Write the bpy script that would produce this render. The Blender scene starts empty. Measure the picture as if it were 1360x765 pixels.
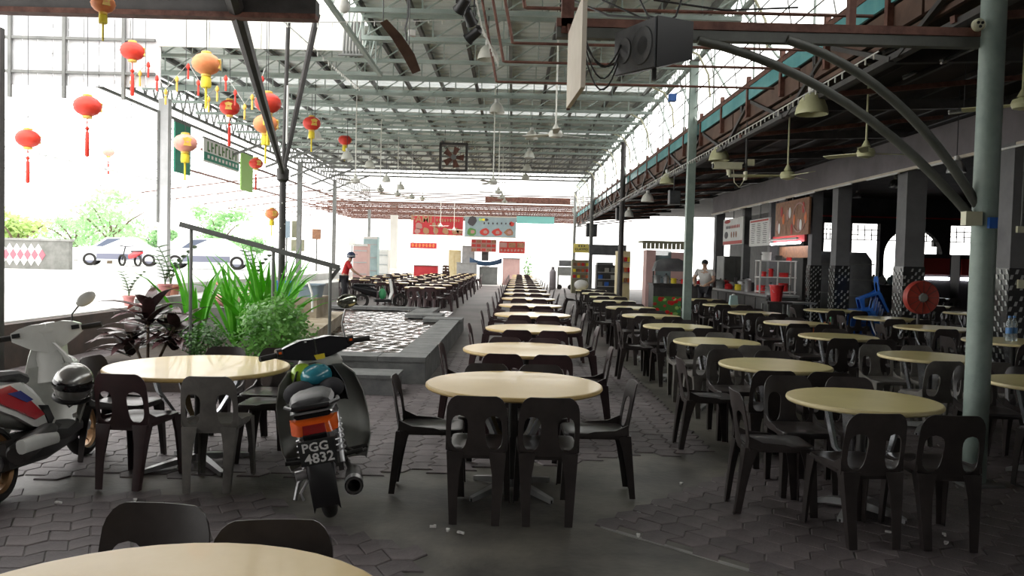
import bpy, bmesh, math, random
from mathutils import Vector, Matrix, Euler
random.seed(7)
SC = bpy.context.scene
COL = SC.collection
PI = math.pi

# ------------------------------------------------------------------ camera
FPX, EYE = 1060.0, 1.57                      # focal length in px of the 1360 px frame, eye height
PITCH, ROLL = math.radians(1.95), math.radians(1.4)
_cam = bpy.data.cameras.new('camera')
_cam.sensor_fit = 'HORIZONTAL'
_cam.sensor_width = 36.0
_cam.lens = FPX / 1360 * 36.0
_cam.clip_start = 0.05
_cam.clip_end = 500
CAM = bpy.data.objects.new('camera', _cam)
COL.objects.link(CAM)
_f = Vector((0, math.cos(PITCH), -math.sin(PITCH)))
_u = Vector((0, math.sin(PITCH), math.cos(PITCH)))
_r = Vector((1, 0, 0))
RT = _r * math.cos(ROLL) + _u * math.sin(ROLL)
UP = _u * math.cos(ROLL) - _r * math.sin(ROLL)
CAM.matrix_world = Matrix((
    (RT.x, UP.x, -_f.x, 0), (RT.y, UP.y, -_f.y, 0), (RT.z, UP.z, -_f.z, EYE), (0, 0, 0, 1)))
SC.camera = CAM

# ------------------------------------------------------------------ light
W = bpy.data.worlds.new('sky')
SC.world = W
W.use_nodes = True
_bg = W.node_tree.nodes['Background']
_bg.inputs[0].default_value = (1.0, 0.985, 0.955, 1)
_bg.inputs[1].default_value = 2.6
SC.view_settings.view_transform = 'Standard'
SC.view_settings.look = 'None'
SC.view_settings.gamma = 1
SC.view_settings.use_curve_mapping = False
SC.view_settings.exposure = 0.55
SC.cycles.max_bounces = 9
SC.cycles.diffuse_bounces = 6
SC.cycles.glossy_bounces = 3
SC.cycles.transmission_bounces = 4
SC.cycles.transparent_max_bounces = 6
SC.cycles.caustics_reflective = False
SC.cycles.caustics_refractive = False
SC.cycles.sample_clamp_indirect = 12


def ray(px, py):
    return RT * ((px - 680) / FPX) - UP * ((py - 382.5) / FPX) + _f


def at(px, py, Y):
    r = ray(px, py)
    return Vector((0, 0, EYE)) + r * (Y / r.y)


def onz(px, py, z):
    r = ray(px, py)
    return Vector((0, 0, EYE)) + r * ((z - EYE) / r.z)


def onx(px, py, X):
    r = ray(px, py)
    return Vector((0, 0, EYE)) + r * (X / r.x)


# ------------------------------------------------------------------ materials
M = {}


def mat(name, c1, c2=None, rough=.5, metal=0., scale=6., bump=0., bscale=60., rand=0., emit=0., trans=0., alpha=1.,
        coat=0., ramp=(.35, .65), stretch=None, sheen=0.):
    m = bpy.data.materials.new(name)
    m.use_nodes = True
    nt = m.node_tree
    b = nt.nodes['Principled BSDF']
    b.inputs['Roughness'].default_value = rough
    b.inputs['Metallic'].default_value = metal
    b.inputs['Coat Weight'].default_value = coat
    b.inputs['Alpha'].default_value = alpha
    b.inputs['Transmission Weight'].default_value = trans
    col = None
    tc = nt.nodes.new('ShaderNodeTexCoord')
    src = tc.outputs['Object']
    if stretch:
        mp = nt.nodes.new('ShaderNodeMapping')
        mp.inputs['Scale'].default_value = stretch
        nt.links.new(src, mp.inputs[0])
        src = mp.outputs[0]
    if c2 is not None:
        n = nt.nodes.new('ShaderNodeTexNoise')
        n.inputs['Scale'].default_value = scale
        n.inputs['Detail'].default_value = 5
        n.inputs['Roughness'].default_value = .62
        r = nt.nodes.new('ShaderNodeValToRGB')
        r.color_ramp.elements[0].position, r.color_ramp.elements[1].position = ramp
        r.color_ramp.elements[0].color = (*c1, 1)
        r.color_ramp.elements[1].color = (*c2, 1)
        nt.links.new(src, n.inputs['Vector'])
        nt.links.new(n.outputs['Fac'], r.inputs[0])
        col = r.outputs[0]
    if rand:
        oi = nt.nodes.new('ShaderNodeObjectInfo')
        mr = nt.nodes.new('ShaderNodeMapRange')
        mr.inputs['To Min'].default_value = 1 - rand
        mr.inputs['To Max'].default_value = 1 + rand
        nt.links.new(oi.outputs['Random'], mr.inputs[0])
        mx = nt.nodes.new('ShaderNodeMix')
        mx.data_type = 'RGBA'
        mx.blend_type = 'MULTIPLY'
        mx.inputs[0].default_value = 1
        if col is None:
            mx.inputs[6].default_value = (*c1, 1)
        else:
            nt.links.new(col, mx.inputs[6])
        nt.links.new(mr.outputs[0], mx.inputs[7])
        col = mx.outputs[2]
    if col is None:
        b.inputs['Base Color'].default_value = (*c1, 1)
    else:
        nt.links.new(col, b.inputs['Base Color'])
    if emit:
        b.inputs['Emission Color'].default_value = (*c1, 1)
        b.inputs['Emission Strength'].default_value = emit
    if bump:
        n2 = nt.nodes.new('ShaderNodeTexNoise')
        n2.inputs['Scale'].default_value = bscale
        n2.inputs['Detail'].default_value = 3
        nt.links.new(src, n2.inputs['Vector'])
        bp = nt.nodes.new('ShaderNodeBump')
        bp.inputs['Strength'].default_value = bump
        bp.inputs['Distance'].default_value = .01
        nt.links.new(n2.outputs['Fac'], bp.inputs['Height'])
        nt.links.new(bp.outputs[0], b.inputs['Normal'])
    M[name] = m
    return m


def leafmat(name, c1, c2, rough=.4, tl=.35, scale=5):
    m = mat(name, c1, c2, rough=rough, scale=scale, rand=.15)
    nt = m.node_tree
    b = nt.nodes['Principled BSDF']
    out = nt.nodes['Material Output']
    t = nt.nodes.new('ShaderNodeBsdfTranslucent')
    t.inputs[0].default_value = (*[min(1, x * 1.6) for x in c2], 1)
    mx = nt.nodes.new('ShaderNodeMixShader')
    mx.inputs[0].default_value = tl
    nt.links.new(b.outputs[0], mx.inputs[1])
    nt.links.new(t.outputs[0], mx.inputs[2])
    nt.links.new(mx.outputs[0], out.inputs[0])


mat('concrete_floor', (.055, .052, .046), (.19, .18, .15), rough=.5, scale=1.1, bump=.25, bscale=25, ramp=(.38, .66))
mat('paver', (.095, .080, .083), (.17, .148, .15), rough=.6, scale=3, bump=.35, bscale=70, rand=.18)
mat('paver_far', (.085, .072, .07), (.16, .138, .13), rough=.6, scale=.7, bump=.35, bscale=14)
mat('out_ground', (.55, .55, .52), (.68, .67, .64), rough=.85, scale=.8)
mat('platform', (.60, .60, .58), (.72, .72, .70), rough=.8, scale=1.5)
mat('dark_wall', (.035, .028, .024), (.075, .05, .04), rough=.75, scale=2.5, bump=.3, bscale=30)
mat('pool_stone', (.11, .115, .115), (.20, .205, .20), rough=.6, scale=3.5, bump=.3, bscale=35)
mat('tan_stone', (.25, .20, .13), (.42, .36, .27), rough=.75, scale=3, bump=.3, bscale=25)
mat('grey_conc', (.22, .22, .21), (.36, .36, .34), rough=.75, scale=3, bump=.2)
mat('steel_green', (.33, .40, .37), (.45, .52, .48), rough=.55, scale=2)
mat('steel_grey', (.13, .135, .13), (.21, .215, .205), rough=.55, scale=2)
mat('steel_dark', (.028, .026, .025), (.055, .05, .048), rough=.5, scale=5)
mat('steel_pale', (.55, .56, .57), (.7, .7, .72), rough=.6, scale=2)
mat('deck', (.68, .74, .71), (.80, .85, .82), rough=.5, scale=1.2)
mat('white_sheet', (.60, .60, .55), (.74, .74, .69), rough=.6, scale=.7, stretch=(1, 1, .25))
mat('rust', (.085, .03, .02), (.19, .085, .06), rough=.7, scale=9)
mat('brown_board', (.075, .04, .028), (.14, .08, .055), rough=.7, scale=2.5)
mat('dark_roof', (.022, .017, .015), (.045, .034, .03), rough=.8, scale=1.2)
mat('teal_glass', (.10, .34, .36), (.16, .44, .46), rough=.25, scale=2)
mat('purple_grey', (.16, .145, .155), (.22, .20, .215), rough=.8, scale=1.2)
mat('pillar_grey', (.12, .12, .125), (.17, .17, .175), rough=.7, scale=2)
mat('post_green', (.20, .27, .24), (.30, .37, .33), rough=.5, scale=3.5, bump=.15)
mat('stain', (.2, .1, .06), (.3, .2, .14), rough=.8, scale=8)
mat('table_cream', (.78, .57, .23), (.86, .65, .30), rough=.28, scale=2.2, coat=.15)
mat('table_edge', (.52, .36, .13), (.62, .45, .19), rough=.4, scale=5)
mat('table_pale', (.64, .55, .23), (.74, .65, .31), rough=.30, scale=3)
mat('table_pale_edge', (.50, .42, .20), (.60, .51, .27), rough=.4, scale=5)
mat('chair_dark', (.028, .023, .022), (.048, .040, .038), rough=.30, scale=6, rand=.25)
mat('chair_brown', (.040, .022, .024), (.062, .036, .037), rough=.30, scale=6, rand=.25)
mat('chair_grey', (.11, .105, .095), (.17, .16, .145), rough=.45, scale=9, rand=.15, bump=.1)
mat('chrome', (.55, .57, .6), rough=.25, metal=.9)
mat('alu', (.45, .45, .46), rough=.35, metal=.7)
mat('black', (.012, .012, .013), rough=.45)
mat('black_gloss', (.012, .012, .014), rough=.18)
mat('rubber', (.014, .013, .012), (.025, .023, .021), rough=.8, scale=20)
mat('seat_vinyl', (.018, .019, .021), (.03, .03, .032), rough=.42, scale=30, bump=.2, bscale=200)
mat('moto_grey', (.32, .33, .30), (.42, .43, .39), rough=.4, scale=4)
mat('moto_teal', (.03, .22, .30), (.06, .34, .40), rough=.2, scale=4, coat=.5)
mat('moto_lime', (.30, .55, .03), (.42, .66, .06), rough=.3, scale=5)
mat('tail_orange', (.70, .09, .01), (.85, .16, .02), rough=.15, scale=6, coat=.6)
mat('tail_red', (.28, .01, .01), (.4, .02, .015), rough=.15, scale=6, coat=.6)
mat('plate_black', (.02, .022, .022), (.03, .032, .032), rough=.5)
mat('print_white', (.8, .8, .78), rough=.5)
mat('moto_white', (.62, .63, .60), (.72, .73, .70), rough=.25, scale=3, coat=.4)
mat('moto_red', (.45, .02, .03), rough=.25, coat=.4)
mat('moto_blue', (.04, .05, .22), rough=.25, coat=.4)
mat('helmet_silver', (.28, .28, .27), (.36, .36, .34), rough=.22, metal=.5, scale=3, coat=.5)
mat('mirror_face', (.45, .47, .40), rough=.08, metal=.85)
mat('wheel_gold', (.30, .17, .08), rough=.4, metal=.6)
mat('pond_water', (.022, .02, .016), (.07, .03, .02), scale=2, rough=.03)
mat('lantern_red', (.62, .03, .02), (.78, .06, .03), rough=.5, scale=5)
mat('lantern_orange', (.75, .22, .08), (.85, .32, .12), rough=.5, scale=5)
mat('lantern_pink', (.78, .30, .24), (.85, .42, .34), rough=.5, scale=5)
mat('gold', (.72, .42, .06), (.85, .60, .12), rough=.4, scale=12)
mat('yellow', (.80, .62, .03), (.88, .74, .06), rough=.6, scale=6)
mat('lamp_white', (.66, .66, .60), (.78, .78, .72), rough=.35, scale=4)
mat('lamp_cream', (.52, .52, .30), (.64, .64, .40), rough=.35, scale=4)
mat('cream_metal', (.55, .54, .38), (.64, .63, .46), rough=.4, scale=6)
mat('white_paint', (.62, .62, .60), (.74, .74, .72), rough=.45, scale=4)
mat('board_cream', (.55, .49, .40), (.66, .60, .50), rough=.6, scale=3)
mat('tube_lit', (.95, .97, 1), emit=12)
mat('speaker_grey', (.055, .06, .066), (.10, .105, .112), rough=.6, scale=5, bump=.3, bscale=120)
leafmat('leaf_strap', (.07, .30, .02), (.18, .50, .05))
leafmat('leaf_bush', (.06, .22, .03), (.20, .42, .10), tl=.25, rough=.3)
leafmat('leaf_dark', (.03, .028, .018), (.13, .06, .07), tl=.1, rough=.22, scale=3)
leafmat('leaf_pink', (.42, .13, .12), (.55, .24, .20), tl=.2)
leafmat('leaf_zz', (.05, .13, .04), (.11, .22, .07), tl=.15)
leafmat('leaf_tree', (.16, .34, .14), (.34, .52, .28), tl=.4, scale=1)
leafmat('leaf_tree_yellow', (.30, .42, .14), (.46, .56, .26), tl=.4, scale=1)
leafmat('skylight', (.7, .74, .72), (.62, .66, .64), tl=.4, rough=.5)
mat('brace_olive', (.07, .075, .065), (.11, .115, .10), rough=.5, scale=4)
mat('bark', (.10, .07, .05), (.18, .13, .09), rough=.85, scale=8)
mat('soil', (.03, .022, .017), (.06, .045, .035), rough=.95, scale=10)
mat('terracotta', (.42, .17, .11), (.52, .24, .16), rough=.75, scale=6)
mat('pot_pink', (.55, .20, .20), (.64, .30, .28), rough=.6, scale=6)
mat('tub_blue', (.03, .22, .55), (.05, .28, .62), rough=.45, scale=4)
mat('tub_grey', (.20, .27, .33), (.26, .33, .39), rough=.5, scale=4)
mat('plastic_red', (.55, .015, .02), (.66, .03, .03), rough=.4, scale=4)
mat('plastic_blue', (.02, .10, .42), (.03, .15, .52), rough=.4, scale=4)
mat('plastic_orange', (.6, .14, .04), rough=.5)
mat('plastic_green', (.05, .3, .12), rough=.5)
mat('fan_red', (.32, .035, .025), (.42, .06, .04), rough=.5, scale=5)
mat('sign_red', (.42, .02, .03), (.50, .035, .04), rough=.6, scale=2)
mat('sign_bluegrey', (.23, .31, .33), (.30, .38, .40), rough=.6, scale=2)
mat('sign_green', (.02, .25, .16), rough=.6)
mat('sign_lime', (.36, .62, .16), rough=.6)
mat('sign_yellow', (.55, .46, .10), (.64, .55, .15), rough=.6, scale=3)
mat('sign_white', (.60, .60, .58), (.70, .70, .68), rough=.6, scale=3)
mat('print_gold', (.36, .20, .10), rough=.6)
mat('print_dark', (.05, .045, .05), rough=.6)
mat('print_red', (.45, .04, .03), rough=.6)
mat('print_orange', (.75, .20, .06), rough=.6)
mat('print_green', (.08, .22, .05), rough=.6)
mat('print_brown', (.20, .10, .06), (.34, .16, .08), rough=.6, scale=9)
mat('print_pink', (.40, .22, .19), rough=.6)
mat('shirt_red', (.50, .02, .025), (.60, .04, .04), rough=.8, scale=9)
mat('shirt_white', (.50, .49, .47), (.58, .57, .55), rough=.85, scale=9)
mat('trousers_dark', (.018, .018, .022), (.03, .03, .035), rough=.85, scale=12)
mat('skin', (.42, .25, .17), (.48, .30, .21), rough=.55, scale=8)
mat('hair', (.012, .010, .009), rough=.6)
mat('helmet_blue', (.02, .035, .09), (.04, .06, .13), rough=.2, scale=4, coat=.5)
mat('sole', (.05, .045, .04), rough=.8)
mat('steel_stall', (.34, .35, .35), (.45, .46, .46), rough=.35, metal=.6, scale=3)
mat('stall_dark', (.03, .03, .03), (.06, .058, .055), rough=.6, scale=3)
mat('stall_pink', (.55, .34, .32), (.64, .43, .40), rough=.6, scale=2)
mat('stall_aqua', (.30, .44, .46), (.38, .52, .53), rough=.6, scale=3)
mat('stall_olive', (.22, .22, .14), (.30, .29, .2), rough=.6, scale=3)
mat('stall_cream', (.62, .52, .28), (.7, .62, .38), rough=.6, scale=3)
mat('fridge_glass', (.30, .40, .42), rough=.1, alpha=.6)
mat('tile_black', (.012, .013, .013), (.02, .02, .02), rough=.2)
mat('tile_white', (.30, .31, .30), (.38, .39, .38), rough=.2, scale=9)
mat('bottle_clear', (.55, .66, .72), rough=.08, trans=.55, alpha=.55)
mat('bottle_blue', (.08, .22, .5), rough=.3)
mat('car_white', (.70, .72, .76), (.78, .80, .84), rough=.25, scale=1, coat=.6)
mat('car_glass', (.07, .09, .14), rough=.08)
mat('car_silver', (.20, .21, .28), rough=.3, metal=.3)
mat('diamond_grey', (.16, .165, .15), (.24, .24, .225), rough=.8, scale=4)
mat('diamond_red', (.62, .15, .19), rough=.7)
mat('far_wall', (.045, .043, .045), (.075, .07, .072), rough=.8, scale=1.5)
mat('wire', (.03, .03, .032), rough=.5)
mat('bulb', (.75, .75, .7), rough=.3)
mat('litter', (.7, .7, .68), rough=.7)
mat('tarp_grey', (.10, .105, .11), (.16, .165, .17), rough=.7, scale=3, bump=.4, bscale=9)
mat('net_teal', (.25, .62, .58), rough=.8)
mat('boat_blue', (.03, .07, .14), (.05, .11, .20), rough=.5, scale=5)


# ------------------------------------------------------------------ mesh builder
class MB:
    def __init__(s):
        s.v, s.f, s.m = [], [], []

    def add(s, vs, fs, m=0):
        o = len(s.v)
        s.v += [tuple(x) for x in vs]
        s.f += [tuple(o + i for i in f) for f in fs]
        s.m += [m] * len(fs)
        return s

    def box(s, c, d, rz=0., m=0, R=None):
        x, y, z = d[0] / 2, d[1] / 2, d[2] / 2
        R = R if R is not None else Matrix.Rotation(rz, 3, 'Z')
        c = Vector(c)
        vs = [c + R @ Vector((i * x, j * y, k * z)) for k in (-1, 1) for j in (-1, 1) for i in (-1, 1)]
        return s.add(vs, [(0, 2, 3, 1), (4, 5, 7, 6), (0, 1, 5, 4), (2, 6, 7, 3), (0, 4, 6, 2), (1, 3, 7, 5)], m)

    def bar(s, p, q, w, h=None, m=0, up=(0, 0, 1)):
        p, q = Vector(p), Vector(q)
        h = h or w
        d = q - p
        L = d.length
        d.normalize()
        u = Vector(up)
        if abs(d.dot(u)) > .99:
            u = Vector((0, 1, 0))
        a = d.cross(u).normalized()
        b = a.cross(d).normalized()
        R = Matrix((a, d, b)).transposed()
        return s.box((p + q) / 2, (w, L, h), R=R, m=m)

    def tube(s, pts, r, seg=8, m=0, caps=True):
        pts = [Vector(p) for p in pts]
        n = len(pts)
        rs = r if isinstance(r, (list, tuple)) else [r] * n
        rings = []
        a = None
        for i, p in enumerate(pts):
            d = (pts[min(i + 1, n - 1)] - pts[max(i - 1, 0)]).normalized()
            if a is None:
                a = d.orthogonal().normalized()
            else:
                a = (a - d * a.dot(d))
                a = a.normalized() if a.length > 1e-6 else d.orthogonal().normalized()
            b = d.cross(a)
            rings.append([p + (a * math.cos(2 * PI * k / seg) + b * math.sin(2 * PI * k / seg)) * rs[i] for k in range(seg)])
        return s.loft(rings, m=m, caps=caps)

    def loft(s, rings, m=0, caps=True, closed=True):
        k = len(rings[0])
        vs = [p for r in rings for p in r]
        fs = []
        for i in range(len(rings) - 1):
            for j in range(k if closed else k - 1):
                j2 = (j + 1) % k
                fs.append((i * k + j, i * k + j2, (i + 1) * k + j2, (i + 1) * k + j))
        if caps and closed:
            fs.append(tuple(range(k - 1, -1, -1)))
            o = (len(rings) - 1) * k
            fs.append(tuple(o + j for j in range(k)))
        return s.add(vs, fs, m)

    def lathe(s, prof, seg=16, c=(0, 0, 0), m=0, R=None, caps=True, sx=1., sy=1.):
        c = Vector(c)
        rings = []
        for r, z in prof:
            ring = [Vector((math.cos(2 * PI * k / seg) * r * sx, math.sin(2 * PI * k / seg) * r * sy, z)) for k in range(seg)]
            rings.append([c + (R @ p if R is not None else p) for p in ring])
        return s.loft(rings, m=m, caps=caps)

    def ell(s, c, r, su=12, sv=8, m=0, R=None, v0=0., v1=1.):
        prof = []
        for i in range(sv + 1):
            t = PI * (v0 + (v1 - v0) * i / sv)
            prof.append((max(1e-4, math.sin(t)), -math.cos(t)))
        c = Vector(c)
        rings = []
        for a, z in prof:
            ring = [Vector((math.cos(2 * PI * k / su) * a * r[0], math.sin(2 * PI * k / su) * a * r[1], z * r[2])) for k in range(su)]
            rings.append([c + (R @ p if R is not None else p) for p in ring])
        return s.loft(rings, m=m)

    def prism(s, poly, o, ax, ay, n, m=0):
        """polygon (2D) in the frame o, ax, ay, extruded along the vector n"""
        o, ax, ay, n = Vector(o), Vector(ax), Vector(ay), Vector(n)
        k = len(poly)
        a = [o + ax * p[0] + ay * p[1] for p in poly]
        b = [p + n for p in a]
        fs = [tuple(range(k)), tuple(range(2 * k - 1, k - 1, -1))]
        fs += [(i, i + k, (i + 1) % k + k, (i + 1) % k) for i in range(k)]
        return s.add(a + b, fs, m)

    def grid(s, rows, m=0, skip=None):
        k = len(rows[0])
        vs = [p for r in rows for p in r]
        fs = []
        for i in range(len(rows) - 1):
            for j in range(k - 1):
                if skip and skip(i, j):
                    continue
                fs.append((i * k + j, i * k + j + 1, (i + 1) * k + j + 1, (i + 1) * k + j))
        return s.add(vs, fs, m)

    def xf(s, R, t=(0, 0, 0)):
        t = Vector(t)
        s.v = [tuple(R @ Vector(p) + t) for p in s.v]
        return s

    def join(s, o, m=None):
        k = len(s.v)
        s.v += o.v
        s.f += [tuple(k + i for i in f) for f in o.f]
        s.m += [(x if m is None else m) for x in o.m]
        return s

    def mesh(s, name, mats, smooth=True, ang=38, thick=0., off=0., fix=True):
        me = bpy.data.meshes.new(name)
        me.from_pydata(s.v, [], s.f)
        mats = mats if isinstance(mats, (list, tuple)) else [mats]
        for x in mats:
            me.materials.append(M[x])
        me.polygons.foreach_set('material_index', s.m)
        if thick or fix:
            bm = bmesh.new()
            bm.from_mesh(me)
            if thick:
                bmesh.ops.remove_doubles(bm, verts=bm.verts, dist=1e-5)
                bmesh.ops.recalc_face_normals(bm, faces=bm.faces)
                bmesh.ops.solidify(bm, geom=bm.faces[:], thickness=thick)
            bmesh.ops.recalc_face_normals(bm, faces=bm.faces)
            bm.to_mesh(me)
            bm.free()
        if smooth:
            me.polygons.foreach_set('use_smooth', [True] * len(me.polygons))
            me.set_sharp_from_angle(angle=math.radians(ang))
        me.update()
        return me

    def obj(s, name, mats, parent=None, **k):
        return link(name, s.mesh(name, mats, **k), parent)


def link(name, data, parent=None):
    o = bpy.data.objects.new(name, data)
    COL.objects.link(o)
    if parent is not None:
        o.parent = parent
    return o


def tag(o, label=None, cat=None, group=None, kind=None):
    if label:
        o['label'] = label
    if cat:
        o['category'] = cat
    if group:
        o['group'] = group
    if kind:
        o['kind'] = kind
    return o


def thing(name, label, cat, loc=(0, 0, 0), rz=0., group=None, kind=None):
    o = link(name, None)
    o.empty_display_size = .1
    o.location = loc
    o.rotation_euler = (0, 0, rz)
    return tag(o, label, cat, group, kind)


KIDS = {}


def kids(o):
    return KIDS.get(o.name) or [c for c in bpy.data.objects if c.parent is o]


def copy_tree(root, loc, rz=0., label=None, group=None, tree=None):
    """tree: list of (part, [sub-parts]) cached once for speed"""
    r = root.copy()
    COL.objects.link(r)
    r.location = loc
    r.rotation_euler = (0, 0, rz)
    if label:
        r['label'] = label
    if group:
        r['group'] = group
    for p, subs in (tree or []):
        c = p.copy()
        COL.objects.link(c)
        c.parent = r
        for q in subs:
            d = q.copy()
            COL.objects.link(d)
            d.parent = c
    return r


def tree_of(root):
    ks = [c for c in COL.objects if c.parent is root]
    return [(c, [d for d in COL.objects if d.parent is c]) for c in ks]


_txtn = [0]


def text_mesh(body, size, font_bold=0.):
    cu = bpy.data.curves.new('lettering', 'FONT')
    cu.body = body
    cu.size = size
    cu.align_x = 'CENTER'
    cu.align_y = 'CENTER'
    cu.extrude = .001
    cu.offset = font_bold
    cu.resolution_u = 2
    o = bpy.data.objects.new('lettering_source', cu)
    COL.objects.link(o)
    dg = bpy.context.evaluated_depsgraph_get()
    me = bpy.data.meshes.new_from_object(o.evaluated_get(dg))
    bpy.data.objects.remove(o)
    bpy.data.curves.remove(cu)
    me.name = 'lettering'
    return me


def lettering(body, size, loc, R, parent, matname, bold=0., sx=1., name='lettering'):
    """flat letters; R: 3x3 with columns = reading direction, up, outward normal"""
    me = text_mesh(body, size, bold)
    Mx = Matrix.Translation(Vector(loc)) @ R.to_4x4() @ Matrix.Diagonal((sx, 1, 1, 1))
    me.transform(Mx)
    me.materials.clear()
    me.materials.append(M[matname])
    return link(name, me, parent)


def frame3(ax, ay):
    ax, ay = Vector(ax).normalized(), Vector(ay).normalized()
    return Matrix((ax, ay, ax.cross(ay))).transposed()


FRONT = frame3((1, 0, 0), (0, 0, 1))      # text facing the viewer (-Y)
NTH = ['first', 'second', 'third', 'fourth', 'fifth', 'sixth', 'seventh', 'eighth', 'ninth', 'tenth', 'eleventh', 'twelfth',
       'thirteenth', 'fourteenth', 'fifteenth', 'sixteenth', 'seventeenth', 'eighteenth', 'nineteenth', 'twentieth',
       'twenty-first', 'twenty-second', 'twenty-third', 'twenty-fourth']

# ------------------------------------------------------------------ ground and floor
def struct(name, mb, mats, label, parent=None, **k):
    o = mb.obj(name, mats, parent, **k)
    if parent is None:
        tag(o, label, kind='structure')
    return o


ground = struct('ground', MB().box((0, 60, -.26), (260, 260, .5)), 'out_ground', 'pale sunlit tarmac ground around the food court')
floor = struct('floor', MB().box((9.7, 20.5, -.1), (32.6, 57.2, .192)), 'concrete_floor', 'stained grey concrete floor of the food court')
fp = MB()
fp.box((9.7, 31.2, -.052), (32.6, 35.6, .106))
fp.box((17.2, 8.2, -.052), (17.6, 10.4, .106))
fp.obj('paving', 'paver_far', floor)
GW = .0


def paver_poly(L, Wd, a, g):
    h = Wd / 2 - g
    return [(g, -h - a), (L / 2, -h + a), (L - g, -h - a), (L - g, h - a), (L / 2, h + a), (g, h - a)]


PL, PW, PA = .20, .165, .023


def paver_mb(x=0., y=0., ang=0., dz=0., a=PA):
    outer = paver_poly(PL, PW, a, .0025)
    inner = [((p[0] - PL / 2) * .955 + PL / 2, p[1] * .93) for p in outer]
    c, s_ = math.cos(ang), math.sin(ang)
    def w(p, z):
        return (x + p[0] * c - p[1] * s_, y + p[0] * s_ + p[1] * c, z)
    mb = MB()
    rings = [[w(p, -.02) for p in outer], [w(p, -.001 + dz) for p in outer], [w(p, .004 + dz) for p in inner]]
    mb.loft(rings, caps=False)
    k = 6
    mb.f.append((12, 13, 14, 15, 16, 17))
    mb.m.append(0)
    return mb


def side(p, a, b):
    return (b[0] - a[0]) * (p[1] - a[1]) - (b[1] - a[1]) * (p[0] - a[0])


def in_right(p):
    return side(p, (.57, 4.7), (1.9, 6.2)) < 0 and side(p, (.57, 4.7), (1.60, 3.78)) > 0 and p[1] < 13.4 and p[0] < 8.4 and \
        (p[0] > 1.75 or p[1] < 6.2)


def in_center(p):
    return p[1] < 13.4 and -6.5 < p[0] < 1.75 and side(p, (-1.0, 5.69), (1.82, 6.75)) > 0 and p[1] > 5.2 - .0 and \
        side(p, (-6.5, 5.2), (-1.0, 5.69)) > 0 and not (-4.6 < p[0] < -1.1 and p[1] > 9.9)


def in_left(p):
    return -6.5 < p[0] < -.5 and 2.6 < p[1] and side(p, (-1.62, 5.12), (-.35, 4.05)) < 0 and p[1] < 5.12


pv = []
for fn, ang, org, rng in ((in_right, math.radians(47), (.57, 4.7), 90), (in_center, math.radians(90), (0, 5.5), 90),
                          (in_left, math.radians(27), (-2, 4), 60)):
    c, s_ = math.cos(ang), math.sin(ang)
    for i in range(-rng, rng):
        for j in range(-rng, rng):
            u, v = i * PL + (PL / 2 if j % 2 else 0), j * PW
            x, y = org[0] + u * c - v * s_, org[1] + u * s_ + v * c
            cx, cy = x + PL / 2 * c, y + PL / 2 * s_
            if cy > 3.2 and abs(cx) < cy * .70 + .4 and fn((cx, cy)):
                pv.append((cx * cx + cy * cy, x, y, ang, PA if j % 2 == 0 else -PA))
pv.sort()
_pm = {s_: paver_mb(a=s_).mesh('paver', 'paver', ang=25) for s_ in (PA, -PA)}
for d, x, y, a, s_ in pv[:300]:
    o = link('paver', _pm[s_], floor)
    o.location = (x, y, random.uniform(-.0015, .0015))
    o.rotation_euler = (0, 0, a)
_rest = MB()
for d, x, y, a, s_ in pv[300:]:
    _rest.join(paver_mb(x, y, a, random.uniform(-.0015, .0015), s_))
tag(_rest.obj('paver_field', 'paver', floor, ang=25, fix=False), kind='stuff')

# kerb lines of mortar where the paving meets the concrete
kb = MB()
for pts in (((1.62, 3.76), (.57, 4.7), (1.9, 6.2)),):
    for p, q in zip(pts, pts[1:]):
        kb.bar((*p, -.007), (*q, -.007), .03, .018)
kb.obj('mortar_edge', 'grey_conc', floor)

# raised platform outside, with its dark retaining wall and a second step
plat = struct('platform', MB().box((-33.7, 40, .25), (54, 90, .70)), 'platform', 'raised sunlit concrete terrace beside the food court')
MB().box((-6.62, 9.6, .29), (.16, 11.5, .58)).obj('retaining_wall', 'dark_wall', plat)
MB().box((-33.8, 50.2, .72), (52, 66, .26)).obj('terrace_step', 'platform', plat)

# ------------------------------------------------------------------ roofs
UNIT = MB().box((0, 0, .5), (1, 1, 1)).mesh('web_bar', 'steel_green', smooth=False)


def web(parent, p, q, w, name='web_bar', mesh=None):
    p, q = Vector(p), Vector(q)
    o = link(name, mesh or UNIT, parent)
    d = q - p
    o.location = p
    o.rotation_mode = 'QUATERNION'
    o.rotation_quaternion = d.to_track_quat('Z', 'Y')
    o.scale = (w, w, d.length)
    return o


def truss(parent, p, q, depth, panel, matn='steel_green', chord=.07, wb=.022, name='roof_truss', single=True, vert=True):
    """p,q: ends of the lower chord; the upper chord lies depth above"""
    p, q = Vector(p), Vector(q)
    up = Vector((0, 0, depth))
    root = MB().bar(p, q, chord, chord).obj(name, matn, parent, smooth=False)
    MB().bar(p + up, q + up, chord, chord).obj('upper_chord', matn, root, smooth=False)
    n = max(2, int((q - p).length / panel))
    segs = []
    for i in range(n):
        a, b = p.lerp(q, i / n), p.lerp(q, (i + 1) / n)
        m = p.lerp(q, (i + .5) / n)
        if vert:
            segs += [(a, a + up), (a, b + up)]
        else:
            segs += [(a, m + up), (m + up, b)]
    if single:
        for a, b in segs:
            web(root, a, b, wb)
    else:
        mb = MB()
        for a, b in segs:
            mb.bar(a, b, wb, wb)
        tag(mb.obj('web_lattice', matn, root, smooth=False), kind='stuff')
    return root


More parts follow.
